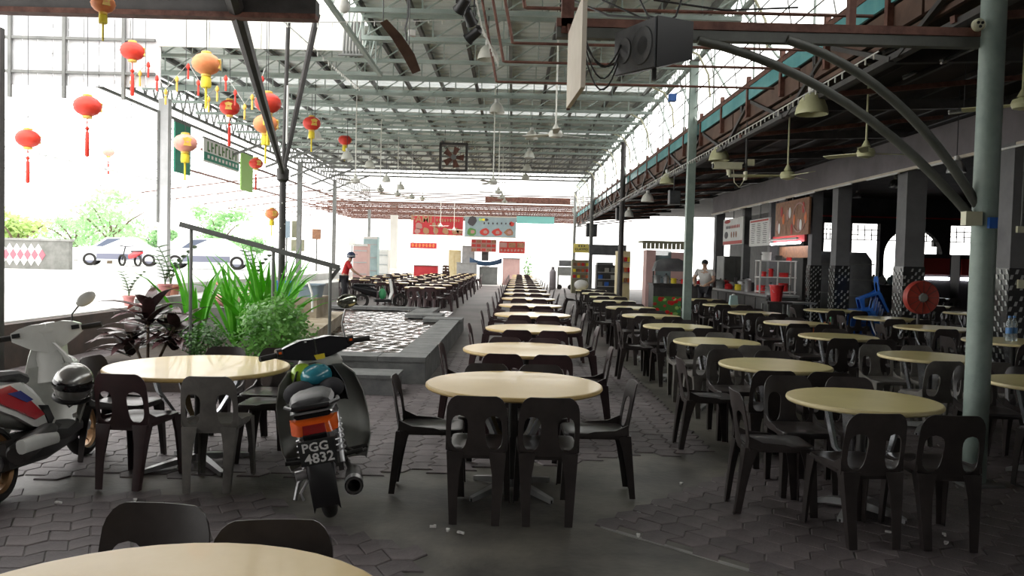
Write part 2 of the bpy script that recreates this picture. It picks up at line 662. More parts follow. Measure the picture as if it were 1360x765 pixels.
ZL, ZU = 5.50, 5.90          # lower / upper chords of the hall trusses
RX0, RX1 = -9.0, 3.55
ceil = thing('ceiling', 'steel trussed metal deck roof over the main hall', None, (0, 0, 0), kind='structure')
ys = [9.6 + 1.62 * i for i in range(19)]
for i, y in enumerate(ys):
    x0 = RX0 if y > 15.4 else -2.8
    truss(ceil, (x0, y, ZL), (RX1, y, ZL), ZU - ZL, .62, single=(13 < y < 20), matn='steel_green' if y < 30 else 'steel_grey')
# longitudinal purlins and the corrugated sheets above
for k in range(15):
    x = RX0 + .15 + k * .87
    y0 = 15.6 if x < -2.8 else 4
    MB().bar((x, y0, 5.98), (x, 39.6, 5.98), .07, .10).obj('purlin', 'steel_dark' if k % 2 else 'steel_grey', ceil, smooth=False)


def sheet(name, x0, x1, y0, y1, z, matn, parent, pitch=.30):
    pts = []
    n = int(round((y1 - y0) / pitch))
    for i in range(n):
        b = y0 + i * (y1 - y0) / n
        w = (y1 - y0) / n
        pts += [(b, 0), (b + w * .55, 0), (b + w * .66, .035), (b + w * .89, .035)]
    pts.append((y1, 0))
    mb = MB()
    mb.grid([[(x, p[0], z + p[1]) for p in pts] for x in (x0, x1)])
    return mb.obj(name, matn, parent, smooth=False, thick=.006)


y = 3.0
_k = 0
while y < 39:
    x0 = RX0 - .1 if y + .2 > 15.4 else -2.85
    _k += 1
    sheet('roof_sheet', x0, RX1 + .1, y, y + .90, 6.05, 'skylight' if _k % 4 == 0 and y > 20 else 'deck', ceil)
    y += .90
# longitudinal edge trusses
truss(ceil, (RX0, 15.6, 5.35), (RX0, 50, 5.35), .55, .55, single=False, name='edge_truss', matn='steel_grey', vert=False, wb=.035)
MB().bar((RX0, 15.6, 5.1), (RX0, 50, 5.1), .06, .06).obj('edge_chord', 'steel_grey', ceil, smooth=False)
truss(ceil, (RX1, 5, 5.62), (RX1, 46, 5.62), .34, .55, single=False, name='edge_truss', vert=False)
truss(ceil, (-2.78, 9.5, 5.28), (-2.78, 16.4, 5.28), .66, .6, name='edge_truss')
truss(ceil, (-4.35, 16.6, 5.35), (-2.78, 16.6, 5.35), .62, .5, name='edge_truss')
# knee struts below the edge truss at the open side
for i, y in enumerate((25.3, 28.6, 31.8, 35.1, 38.3)):
    MB().bar((-8.9, y, 4.7), (-6.9, y, 5.48), .07, .07).obj('knee_strut', 'steel_grey', ceil, smooth=False)
# white fascia sheets at the open front of the hall roof
fas = thing('wall_gable', 'white sheet metal gable above the open side of the hall', None, kind='structure')
for k in range(4):
    MB().box((-6.45 + k * 1.0, 15.55, 5.93), (.985, .03, .78)).obj('gable_panel', 'white_sheet', fas, smooth=False)
for k in range(10):
    MB().box((-9.75 + k * .30, 15.6, 5.85), (.285, .02, 2.2)).obj('gable_panel', 'steel_pale', fas, smooth=False)
for z in (5.0, 5.65, 6.3):
    MB().bar((-10, 15.55, z), (-7.0, 15.55, z), .05, .05).obj('rail', 'steel_grey', fas, smooth=False)
for x in (-9.8, -8.75, -7.6):
    MB().bar((x, 15.54, 4.5), (x, 15.54, 7.0), .06, .06).obj('mullion', 'steel_grey', fas, smooth=False)

# low canopy over the viewer's end with its gutter
can = thing('ceiling_canopy', 'low brown boarded canopy with a steel gutter', None, kind='structure')
for k in range(8):
    MB().box((-6.0, -2.4 + k * 1.18, 4.02), (7.0, 1.165, .05)).obj('soffit_board', 'brown_board', can, smooth=False)
MB().box((-5.5, 7.12, 3.93), (7.4, .10, .10)).obj('fascia_board', 'brown_board', can, smooth=False)
MB().box((-5.5, 7.22, 3.78), (7.4, .14, .13)).obj('gutter', 'steel_dark', can, smooth=False)
MB().box((-5.5, 7.20, 3.69), (7.4, .12, .045)).obj('gutter_lip', 'rust', can, smooth=False)
MB().tube([(-9, 6.95, 3.79), (-2.6, 6.95, 3.82)], .02).obj('conduit', 'board_cream', can)

# side roof over the stalls: dark boards, eave with teal lights and truss
sr = thing('ceiling_side', 'dark boarded side roof above the stalls', None, kind='structure')
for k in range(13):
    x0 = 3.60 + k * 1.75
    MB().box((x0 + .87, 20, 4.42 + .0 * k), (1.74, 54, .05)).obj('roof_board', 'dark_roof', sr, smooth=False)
for k in range(32):
    y0 = -3 + k * 1.55
    MB().box((3.595, y0 + .75, 4.24), (.03, 1.45, .20)).obj('teal_light', 'teal_glass', sr, smooth=False)
    MB().box((3.595, y0 - .01, 4.2), (.06, .07, .62)).obj('eave_post', 'rust', sr, smooth=False)
    if k % 2 == 0:
        MB().bar((3.61, y0, 4.1), (3.64, y0 + 1.4, 3.62), .05, .05).obj('eave_brace', 'steel_dark', sr, smooth=False)
    else:
        MB().bar((3.61, y0 + 1.4, 4.1), (3.64, y0, 3.62), .05, .05).obj('eave_brace', 'steel_dark', sr, smooth=False)
MB().box((3.60, 21, 4.37), (.07, 50, .06)).obj('eave_cap', 'rust', sr, smooth=False)
for k in range(16):
    MB().box((3.65, -2 + k * 3.1 + 1.5, 4.0), (.04, 3.05, .24)).obj('eave_board', 'brown_board', sr, smooth=False)
MB().box((3.67, 21, 3.64), (.09, 50, .06)).obj('eave_chord', 'steel_dark', sr, smooth=False)
MB().box((3.71, 21, 3.84), (.05, 50, .05)).obj('eave_chord', 'brown_board', sr, smooth=False)
for k in range(15):                                  # rafters
    y0 = 3.6 + k * 3.1
    MB().bar((3.6, y0, 4.12), (8.0, y0, 4.30), .10, .16).obj('rafter', 'steel_dark', sr, smooth=False)
    MB().bar((3.6, y0, 3.66), (7.0, y0 + .3, 4.1), .06, .06).obj('rafter_tie', 'rust', sr, smooth=False)
for k in range(6):
    MB().bar((4.3 + k * .7, -2, 4.34), (4.3 + k * .7, 46, 4.34), .06, .07).obj('batten', 'steel_dark', sr, smooth=False)

# clerestory mesh between the two roofs: thin wires and braces on the column line
cl = thing('window_1', 'open wire clerestory between the high and low roofs', None, kind='structure')
for k in range(34):
    y0 = 5 + k * 1.3
    MB().bar((3.5, y0, 4.38), (3.5, y0 + .6, 5.62), .014, .014).obj('mesh_wire', 'steel_grey', cl, smooth=False)
for k in range(18):
    y0 = 6 + k * 2.4
    MB().bar((3.5, y0, 4.38), (3.5, y0 + 1.9, 5.62), .03, .03).obj('brace', 'steel_green', cl, smooth=False)
    MB().bar((3.52, y0 + 1.2, 4.38), (3.52, y0 + 1.2, 5.62), .025, .025).obj('mullion', 'steel_green', cl, smooth=False)
for z in (4.65, 4.95, 5.3):
    MB().bar((3.5, 5, z), (3.5, 48, z), .014, .014).obj('mesh_wire', 'steel_grey', cl, smooth=False)

# columns on the eave line
ORD = ['round pale green steel column with curved pipe braces beside the cream table', 'slim pale green column by the vegetable picture panel',
       'slim dark column behind the pink stall cabinet', 'slim steel column beside the hanging speaker box', 'slim steel column next to the yellow shop sign']
for i, y in enumerate((5.9, 15.8, 25.7, 35.6, 45.4)):
    c = thing('column', ORD[i], 'column', (3.47, y, 0), group='columns under the eave')
    tag(c, kind='thing')
    r = .086
    h = 5.58 if i not in (2, 3) else 5.468
    mt = ('post_green', 'post_green', 'steel_dark', 'steel_grey', 'steel_grey')[i]
    if i == 1:
        MB().box((0, 0, h / 2), (.15, .15, h)).obj('shaft', mt, c, smooth=False)
    else:
        MB().lathe([(r, 0), (r, h)], 20).obj('shaft', mt, c)
    MB().box((0, 0, .01), (.3, .3, .02)).obj('base_plate', 'steel_grey', c, smooth=False)
    MB().box((0, 0, h - .015), (.18, .18, .03)).obj('cap_plate', 'steel_grey', c, smooth=False)
    if i == 0:
        # two curved pipe braces fan out to the cross beam
        for (tx, tz, sag, lo) in ((-2.15, 3.215, .42, 1.92), (-1.50, 3.235, .36, 2.05)):
            p0, p2 = Vector((-.05, 0, lo)), Vector((tx, 0, tz))
            p1 = (p0 + p2) / 2 + Vector((.12, 0, sag))
            pts = [p0.lerp(p1, t / 12).lerp(p1.lerp(p2, t / 12), t / 12) for t in range(13)]
            MB().tube(pts, .034, 10).obj('pipe_brace', 'brace_olive', c)
        jb = MB().box((-.13, -.06, 1.96), (.12, .07, .10)).obj('junction_box', 'cream_metal', c, smooth=False)
        MB().box((.0, -.10, 1.93), (.06, .03, .08)).obj('blue_box', 'plastic_blue', c, smooth=False)

# columns on the open side
LBL = ['pale square column rising beside the green banner', 'grey steel column beyond the lantern pole', 'thin steel column behind the helmeted person',
       'thin steel column in front of the far gas stall', 'wide white pillar at the end of the open side']
for i, (px, wd) in enumerate(((220, .24), (398, .16), (444, .15), (490, .15), (523, .5))):
    y = (19.6, 32, 39, 47.5, 54)[i]
    x = (px - 680) / FPX * y - .06
    c = thing('column', LBL[i], 'column', (x, y, 0), group='columns on the open side')
    tag(c, kind='thing')
    MB().box((0, 0, 2.66 if i != 3 else 2.2), (wd, .2, 5.3 if i != 3 else 4.4)).obj('shaft', ('steel_pale', 'steel_grey', 'steel_grey', 'steel_grey', 'white_sheet')[i], c, smooth=False)
    MB().box((0, 0, .62 if i < 4 else .02), (wd + .14, .34, .04)).obj('base_plate', 'steel_grey', c, smooth=False)
    if i == 0:
        MB().bar((-.11, -.1, 2.3), (-.11, -.1, 5.0), .05, .05).obj('downpipe', 'steel_grey', c, smooth=False)

# lantern pole: dark branching mast
lp = thing('lantern_mast', 'dark branching steel mast wound with fairy lights', 'mast', (-3.47, 12, 0))
MB().lathe([(.055, 0), (.05, 2.7)], 12).obj('pole', 'steel_dark', lp)
MB().lathe([(.05, 2.66), (.09, 2.7), (.095, 2.85), (.05, 2.9)], 12).obj('node_ring', 'steel_dark', lp)
for q, r0, r1 in (((1.03, -5.2, 3.82), .04, .075), ((.40, .3, 5.25), .035, .05), ((0, .2, 5.6), .028, .035)):
    p, q = Vector((0, 0, 2.8)), Vector(q)
    MB().tube([p, p.lerp(q, .5), q], [r0, (r0 + r1) / 2, r1], 8).obj('branch', 'steel_dark', lp)
MB().tube([(.055, -.02, 3.25), (.055, 0, 4.1)], .018).obj('lamp_tube', 'white_paint', lp)
fl = MB()
for k in range(40):
    a = k * 1.1
    fl.ell((.056 * math.cos(a), .056 * math.sin(a), .3 + k * .062), (.008, .008, .008), 5, 4)
tag(fl.obj('fairy_bulb', 'bulb', lp), kind='stuff')

# curved pale ribs where the hall roof meets the clerestory
for k in range(12):
    y0 = 8 + k * 3.24
    pts = [(3.5, y0, 5.62), (3.3, y0, 5.2), (2.9, y0, 5.45), (2.5, y0, 5.5)]
    MB().tube([(3.48, y0, 4.6), (3.44, y0, 5.0), (3.25, y0, 5.35), (2.9, y0, 5.5)], .02, 6).obj('curved_rib', 'cream_metal', ceil)
# dark post at the edge of the terrace
ep = thing('post', 'dark steel post at the edge of the low canopy', 'post', (-5.72, 8.9, 0))
tag(ep, kind='thing')
MB().box((0, 0, 2.0), (.06, .08, 4.0)).obj('shaft', 'steel_dark', ep, smooth=False)
MB().box((0, 0, .01), (.2, .2, .02)).obj('base_plate', 'steel_dark', ep, smooth=False)

# lean-to outside the open side: thin rafters and purlins
lean = thing('ceiling_lean', 'light lean-to framework of thin rafters outside', None, kind='structure')
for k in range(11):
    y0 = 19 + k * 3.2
    r0 = MB().bar((-9.1, y0, 4.75), (-15, y0, 3.9), .04, .04).obj('lean_rafter', 'rust' if k > 3 else 'steel_pale', lean, smooth=False)  # nearer rafters pale: outdoor overexposure put into their colour
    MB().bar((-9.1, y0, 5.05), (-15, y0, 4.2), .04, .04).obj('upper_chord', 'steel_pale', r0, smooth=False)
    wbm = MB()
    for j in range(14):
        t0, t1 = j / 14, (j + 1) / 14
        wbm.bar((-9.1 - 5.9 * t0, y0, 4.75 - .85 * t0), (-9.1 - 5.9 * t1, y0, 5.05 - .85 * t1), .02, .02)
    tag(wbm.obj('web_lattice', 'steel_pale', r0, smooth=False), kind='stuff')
for x, z, y0, mn in ((-9.4, 4.68, 24, 'rust'), (-11.2, 4.42, 27, 'rust'), (-13.0, 4.16, 19, 'steel_pale'), (-14.8, 3.9, 19, 'steel_pale')):  # pale outer purlins likewise carry the overexposure in their colour
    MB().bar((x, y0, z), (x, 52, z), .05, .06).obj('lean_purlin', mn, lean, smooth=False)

# far roof beyond the gap, with its own battens
fr = thing('ceiling_far', 'rusty corrugated roof over the far stalls', None, kind='structure')
for k in range(9):
    y0 = 47 + k * 1.5
    truss(fr, (-12, y0, 4.45), (5, y0, 4.45), .35, .8, single=False, matn='rust')
for k in range(14):
    MB().box((-3.5, 46.5 + k * 1.0, 5.35 - k * .035), (17, .42, .03)).obj('roof_sheet', 'brown_board', fr, smooth=False)
MB().box((.8, 47.0, 5.15), (5.0, .05, .35)).obj('rust_fascia', 'rust', fr, smooth=False)

# cross beam with its hangers, near the viewer
bm_ = thing('cross_beam', 'grey and rusty steel cross beam carrying the loudspeaker', 'beam', (0, 5.95, 0))
tag(bm_, kind='thing')
MB().box((1.84, 0, 3.325), (3.12, .10, .06)).obj('upper_flange', 'rust', bm_, smooth=False)
MB().box((1.84, -.005, 3.255), (3.12, .07, .075)).obj('lower_web', 'brace_olive', bm_, smooth=False)
MB().box((.36, 0, 3.62), (.09, .1, .75)).obj('hanger', 'rust', bm_, smooth=False)
MB().box((2.45, 0, 3.8), (.05, .06, .9)).obj('hanger', 'rust', bm_, smooth=False)
MB().bar((2.9, 0, 3.3), (3.3, 2.5, 4.1), .05, .05).obj('stay', 'rust', bm_, smooth=False)

# rusty hanging rods in a row behind the beam
hr = thing('rod_frame', 'rusty bent rods hung in a row below the hall roof', 'frame', (0, 0, 0))
tag(hr, kind='thing')
for (x0, y0, xe) in ((.06, 7.75, 3.4), (-.06, 9.0, 3.45), (-.17, 9.85, 3.45), (-.28, 10.95, 3.5)):
    zz = 4.0
    MB().tube([(x0 - .3, y0, 5.5), (x0, y0, zz), (x0 + .02, y0, zz), (xe, y0, zz)], .018, 6).obj('rod', 'rust', hr)

# bulkhead beam above the stall fronts
bk = struct('wall_bulkhead', MB().box((7.1, 17.5, 3.68), (.16, 21.5, .58)), 'purple_grey', 'grey plastered bulkhead beam above the stall fronts')
MB().box((7.0, 17.5, 3.37), (.06, 21.5, .05)).obj('light_batten', 'board_cream', bk, smooth=False)
for k in range(10):
    MB().tube([(6.94, 8.5 + k * 2, 3.33), (6.94, 9.8 + k * 2, 3.33)], .018, 6).obj('lamp_tube', 'white_paint', bk)

# square stall pillars clad in black and white mosaic to chest height
PLBL = ['broad stall pillar with switch box and mosaic cladding near the water bottles', 'dark mosaic pillar standing behind the red drum fan',
        'mosaic pillar left of the arched windows beside covered racks', 'mosaic pillar at the edge of the bucket stall',
        'plain grey pillar between the food photo banner and the price board', 'plain grey pillar between the two menu boards', 'dark pillar at the far end of the menu boards']
for i, (px, y, w) in enumerate(((1347, 11.4, .42), (1206, 14.6, .36), (1114, 17.6, .30), (1080, 19.4, .24), (1024, 22.4, .22), (989, 25.0, .22), (953, 28.0, .30))):
    x = (px - 680) / FPX * y
    c = thing('stall_pillar', PLBL[i], 'pillar', (x, y, 0), group='pillars along the stall fronts')
    tag(c, kind='thing')
    MB().box((0, 0, 1.7), (w, w, 3.4)).obj('shaft', 'pillar_grey', c, smooth=False)
    if i < 4:
        MB().box((0, 0, .82), (w + .03, w + .03, 1.64)).obj('dado', 'tile_black', c, smooth=False)
        n = 6 if i < 2 else 5
        ts = (w + .03) / n
        nz = int(1.6 / ts)
        tm = MB().add([(-ts * .38, 0, -ts * .42), (ts * .12, 0, -ts * .42), (ts * .38, 0, ts * .42), (-ts * .12, 0, ts * .42)], [(0, 1, 2, 3)]) \
            .mesh('mosaic_tile', 'tile_white', smooth=False, thick=.006)
        for jz in range(nz):
            for jx in range(n):
                if (jx + jz) % 2 and random.random() < .8:
                    o = link('mosaic_tile', tm, c)
                    o.location = (-(w + .03) / 2 + (jx + .5) * ts, -(w + .03) / 2 - .004, .05 + (jz + .5) * ts)
        for jz in range(nz):
            for jx in range(n):
                if (jx + jz) % 2 == 0 and random.random() < .8:
                    o = link('mosaic_tile', tm, c)
                    o.location = (-(w + .03) / 2 - .004, -(w + .03) / 2 + (jx + .5) * ts, .05 + (jz + .5) * ts)
                    o.rotation_euler = (0, 0, PI / 2)
    if i == 0:
        MB().box((-.1, -.23, 2.18), (.10, .05, .09)).obj('switch_box', 'cream_metal', c, smooth=False)
        MB().tube([(-.08, -.22, 2.2), (-.08, -.22, 3.4)], .012, 6).obj('conduit', 'steel_grey', c)
        MB().box((-.05, -.23, 1.42), (.12, .06, .12)).obj('switch_box', 'cream_metal', c, smooth=False)

# dim dining room behind the pillars: back wall with windows and an arch
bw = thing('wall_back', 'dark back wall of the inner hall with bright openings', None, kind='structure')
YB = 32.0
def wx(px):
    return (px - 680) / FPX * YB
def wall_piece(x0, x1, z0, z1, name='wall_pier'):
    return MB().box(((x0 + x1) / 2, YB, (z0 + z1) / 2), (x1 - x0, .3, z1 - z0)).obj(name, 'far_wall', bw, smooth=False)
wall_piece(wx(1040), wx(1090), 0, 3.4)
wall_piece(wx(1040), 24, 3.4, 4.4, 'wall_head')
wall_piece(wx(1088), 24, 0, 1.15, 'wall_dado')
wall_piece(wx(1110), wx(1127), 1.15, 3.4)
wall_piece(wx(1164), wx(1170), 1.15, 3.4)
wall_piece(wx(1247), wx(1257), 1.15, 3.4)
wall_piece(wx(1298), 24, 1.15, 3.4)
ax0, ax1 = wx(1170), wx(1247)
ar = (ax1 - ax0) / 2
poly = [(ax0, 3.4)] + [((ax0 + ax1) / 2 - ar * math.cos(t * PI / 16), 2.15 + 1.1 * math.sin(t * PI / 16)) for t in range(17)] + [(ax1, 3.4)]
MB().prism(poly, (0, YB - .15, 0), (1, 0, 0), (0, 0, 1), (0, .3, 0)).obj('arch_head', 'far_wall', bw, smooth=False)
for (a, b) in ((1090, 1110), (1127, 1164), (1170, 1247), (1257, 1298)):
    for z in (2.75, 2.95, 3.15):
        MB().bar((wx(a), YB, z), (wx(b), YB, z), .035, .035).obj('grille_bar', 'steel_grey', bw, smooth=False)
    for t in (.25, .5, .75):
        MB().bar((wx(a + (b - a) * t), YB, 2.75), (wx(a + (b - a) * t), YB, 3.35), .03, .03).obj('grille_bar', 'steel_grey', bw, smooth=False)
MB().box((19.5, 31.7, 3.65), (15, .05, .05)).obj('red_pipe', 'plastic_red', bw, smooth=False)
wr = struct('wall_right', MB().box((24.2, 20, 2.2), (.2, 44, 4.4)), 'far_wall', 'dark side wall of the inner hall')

# the hall goes on behind the viewer: unseen roof and walls, added to block light
rw = thing('wall_rear_unseen', 'unseen dark rear wall of the food court, added to block light', None, kind='structure')
MB().box((5.0, -7.9, 2.8), (38, .2, 5.6)).obj('unseen_rear_panel', 'far_wall', rw, smooth=False)
MB().box((.4, -2.45, 6.0), (6.6, 10.9, .05)).obj('unseen_rear_roof', 'dark_roof', rw, smooth=False)
MB().box((-2.75, -.45, 5.0), (.05, 14.9, 2.0)).obj('unseen_rear_panel', 'far_wall', rw, smooth=False)
MB().box((-6.0, -5.4, 4.02), (7.0, 4.9, .05)).obj('unseen_rear_roof', 'brown_board', rw, smooth=False)

# ------------------------------------------------------------------ plastic chairs
def _y_back(x, z):
    return -.198 - .16 * (z - .43) - .03 * (1 - min(1, (x / .2) ** 2))


def chair_back_mb():
    mb = MB()
    zs = [.405, .425, .44, .45, .468, .50, .54, .58, .61, .63, .641, .648, .69, .72, .745, .759, .766]
    rows = []
    for z in zs:
        if z > .67:
            t = (z - .67) / .097
            xo = .194 - .08 * (1 - math.sqrt(max(0, 1 - t * t)))
        else:
            xo = .194 + .006 * math.sin((z - .40) / .27 * PI)
        if z < .44:
            ho, hi = .112, .085
        else:
            s_ = min(1, max(0, (z - .437) / .211))
            arch = math.sqrt(max(0.0, 1 - (abs(s_ - .5) * 2) ** 4))
            mid = .112 - .004 * s_
            ho = mid + .057 * arch
            hi = mid - (.044 + .018 * s_) * arch
        sp = hi * .5
        xs = [-xo, -(xo + ho) / 2, -ho, -hi, -sp, sp, hi, ho, (xo + ho) / 2, xo]
        if z > .65:
            xs = [-xo, -xo * .86, -xo * .7, -xo * .5, -xo * .2, xo * .2, xo * .5, xo * .7, xo * .86, xo]
        rows.append([(x, _y_back(x, z), z) for x in xs])
    hole = lambda i, j: j in (2, 6) and 2 <= i <= 10
    mb.grid(rows, skip=hole)
    return mb


def chair_seat_mb():
    mb = MB()
    def ring(hx, y0, y1, z, r):
        pts = []
        for cx, cy, a0 in ((hx - r, y1 - r, 0), (-hx + r, y1 - r, 90), (-hx + r, y0 + r, 180), (hx - r, y0 + r, 270)):
            for k in range(4):
                a = math.radians(a0 + k * 30)
                pts.append((cx + r * math.cos(a), cy + r * math.sin(a), z))
        return pts
    mb.loft([ring(.19, -.185, .212, .402, .05), ring(.20, -.195, .22, .425, .055), ring(.195, -.20, .213, .440, .05),
             ring(.165, -.17, .18, .443, .05), ring(.12, -.12, .13, .432, .05)], caps=False)
    n = len(mb.v)
    mb.f.append(tuple(range(n - 16, n)))
    mb.m.append(0)
    # arm-less shoulder lips that run up from the seat sides into the back
    for s_ in (-1, 1):
        mb.prism([(-.21, .43), (.10, .43), (.02, .452), (-.12, .462), (-.205, .50)], (s_ * .188, 0, 0), (0, 1, 0), (0, 0, 1), (s_ * .012, 0, 0))
    return mb


def chair_leg_mb(sx, rear):
    """tapered angle-section leg"""
    mb = MB()
    rows = []
    for t in (0, .12, .3, .6, 1):
        z = .425 * (1 - t)
        wd = (.112 - .034 * min(1, t * 2.5)) * (1 - .34 * t)
        if rear:
            x, y = .192 - .03 * t, -.225 - .045 * t
            rows.append([(sx * (x - wd), y, z), (sx * (x - wd * .45), y - .004, z), (sx * x, y, z), (sx * x, y + wd * .75, z)])
        else:
            x, y = .20 + .012 * t, .215 + .02 * t
            rows.append([(sx * (x - wd * .75), y, z), (sx * x, y, z), (sx * x, y - wd * .55, z), (sx * x, y - wd * .9, z)])
    mb.grid(rows)
    return mb


def make_chair(matn):
    root = thing('plastic_chair', 'chair', 'chair')
    chair_back_mb().obj('backrest', matn, root, thick=.007, ang=50)
    chair_seat_mb().obj('seat', matn, root, ang=50)
    for sx in (-1, 1):
        chair_leg_mb(sx, True).obj('leg', matn, root, thick=.008)
        chair_leg_mb(sx, False).obj('leg', matn, root, thick=.008)
    ap = MB().box((0, -.205, .398), (.2, .012, .03))
    ap.obj('apron', matn, root)
    for ch in [c for c in COL.objects if c.parent is root]:
        ch.data.transform(Matrix.Diagonal((.92, 1, 1, 1)))
    return root


CH = {}
for mn in ('chair_dark', 'chair_brown', 'chair_grey'):
    r = make_chair(mn)
    tr = tree_of(r)
    bm = bmesh.new()
    for p, _ in tr:
        bm.from_mesh(p.data)
    me = bpy.data.meshes.new('plastic_chair')
    bm.to_mesh(me)
    bm.free()
    me.materials.append(M[mn])
    CH[mn] = [r, tr, me, False]

CHAIRS = []


def chair(x, y, face, mn, label, group):
    """face: direction the sitter looks, degrees from +Y, counter-clockwise"""
    CHAIRS.append((x, y, math.radians(face), mn, label, group))


# ------------------------------------------------------------------ round tables
def make_table(D, mtop, medge, steel='chrome'):
    root = thing('round_table', 'table', 'table')
    R_ = D / 2
    MB().lathe([(R_ - .012, .7402), (.001, .7405)], 40, caps=True).obj('table_top', mtop, root)
    MB().lathe([(.001, .705), (R_ - .05, .705), (R_ - .008, .709), (R_, .718), (R_, .730), (R_ - .004, .737), (R_ - .012, .740)], 40, caps=False).obj('table_edge', medge, root)
    MB().lathe([(.03, .05), (.03, .69)], 12).obj('pedestal', 'steel_dark', root)
    for k in range(4):
        a = PI / 4 + k * PI / 2
        d = Vector((math.cos(a), math.sin(a), 0))
        pts = [(.30 * D / 1.2, .70), (.27 * D / 1.2, .58), (.17, .40), (.05, .30)]
        t = d.cross(Vector((0, 0, 1)))
        rings = []
        for (r, z), wd in zip(pts, (.07, .055, .045, .035)):
            c = d * r + Vector((0, 0, z))
            rings.append([c + t * wd / 2 + d * .012, c - t * wd / 2 + d * .012, c - t * wd / 2 - d * .012, c + t * wd / 2 - d * .012])
        MB().loft(rings).obj('leg', steel, root)
        rings = []
        for r, z, wd, h in ((.03, .09, .06, .05), (.2, .065, .05, .04), (.37 * D / 1.2, .03, .035, .03)):
            c = d * r + Vector((0, 0, z - h / 2))
            u = Vector((0, 0, h / 2))
            rings.append([c + t * wd / 2 + u, c - t * wd / 2 + u, c - t * wd / 2 - u, c + t * wd / 2 - u])
        rings[-1] = [p + Vector((0, 0, 0)) for p in rings[-1]]
        ft = MB().loft(rings).obj('foot', 'steel_stall', root)
        e = d * (.37 * D / 1.2 - .015)
        MB().lathe([(.018, 0), (.018, .02)], 8, c=(e.x, e.y, 0)).obj('glide', 'rubber', ft)
    return root


TB = {}


def table_kind(key, *a):
    r = make_table(*a)
    tr = tree_of(r)
    bm = bmesh.new()
    me = bpy.data.meshes.new('round_table')
    mi = []
    for p, subs in tr:
        for q in [p]:
            k0 = len(bm.faces)
            bm.from_mesh(q.data)
            bm.faces.ensure_lookup_table()
            mn = q.data.materials[0]
            if mn not in mi:
                mi.append(mn)
            for f in bm.faces[k0:]:
                f.material_index = mi.index(mn)
    bm.to_mesh(me)
    bm.free()
    for m_ in mi:
        me.materials.append(m_)
    TB[key] = [r, tr, me, False]


table_kind('big', 1.2, 'table_cream', 'table_edge')
table_kind('wide', 1.3, 'table_cream', 'table_edge')
table_kind('small', .94, 'table_pale', 'table_pale_edge')
table_kind('med', 1.12, 'table_pale', 'table_pale_edge')


def table(key, x, y, label, group, rz=0.):
    r, tr, me, used = TB[key]
    if y > 17:
        o = link('round_table', me)
        o.location = (x, y, 0)
        o.rotation_euler = (0, 0, rz)
        return tag(o, label, 'table', group)
    if not used:
        TB[key][3] = True
        r.location = (x, y, 0)
        r.rotation_euler = (0, 0, rz)
        return tag(r, label, group=group)
    return copy_tree(r, (x, y, 0), rz, label, group, tr)


J = lambda a: random.uniform(-a, a)


def seat_label(colr, dx, dy, f, left, right, tab):
    sd = left if dx < 0 else right
    if abs(dx) > .4:
        return f'{colr} chair at the {sd} end of the {tab}'
    return f'{colr} chair facing the {"far stalls" if dy < 0 else "motorcycle end"}, {sd} side, at the {tab}'


# viewer's table
table('big', -.80, 1.68, 'round cream table in front of the rest, with the shining chair backs behind it', 'loose tables')
chair(-1.12, 2.24, 175, 'chair_dark', 'dark glossy chair with green reflection, overlapped by its neighbour at the foremost table', 'chairs at the foremost table')
chair(-.665, 2.11, 187, 'chair_dark', 'dark glossy chair overlapping its neighbour at the foremost table, beside the rear motorcycle wheel', 'chairs at the foremost table')

# table by the plants
table('wide', -2.30, 5.88, 'wide round cream table between the white scooter and the planter', 'loose tables')
G = 'chairs round the table by the planter'
chair(-2.53, 5.44, -5, 'chair_brown', 'dark brown chair beside the grey one at the planter table', G)
chair(-1.98, 5.42, 4, 'chair_grey', 'worn grey chair at the table between scooter and motorcycle', G)
for x, y, f, L in ((-2.44, 6.57, 180, 'dark chair at the planter table with its back to the cordyline'), (-1.99, 6.57, 177, 'dark chair at the planter table with its back to the green shrub'),
                   (-2.90, 5.98, -94, 'dark chair at the planter table beside the scooter helmet'), (-1.82, 6.10, 90, 'dark chair at the planter table beside the motorcycle handlebar')):
    chair(x, y, f, 'chair_dark', L, G)

# main row beside the pond
ya = [5.40, 7.55, 9.95, 12.5, 15.1, 17.8, 20.5, 23.2, 25.9, 28.6, 31.3, 34.0, 36.7, 39.4, 42.1, 44.8, 47.2]
for i, y in enumerate(ya):
    x = .03 + min(.5, (y - 5.4) * .055) if y < 12 else .33 + (y - 12) * .008
    table('big', x, y, f'round cream table, {NTH[i]} from the motorcycle in the main row', 'tables of the main row')
    G = f'chairs at main row table {i + 1}'
    mn = 'chair_dark' if i == 0 else 'chair_brown'
    for dx, dy, f in ((-.21, -.465, 0), (.21, -.465, 0), (-.21, .475, 180), (.21, .475, 180), (-.55, 0, -90), (.55, 0, 90)):
        chair(x + dx + J(.004), y + dy * (1 + abs(J(.04))), f + J(2), mn, seat_label('brown', dx, dy, f, 'pond', 'column', f'{NTH[i]} main row table'), G)

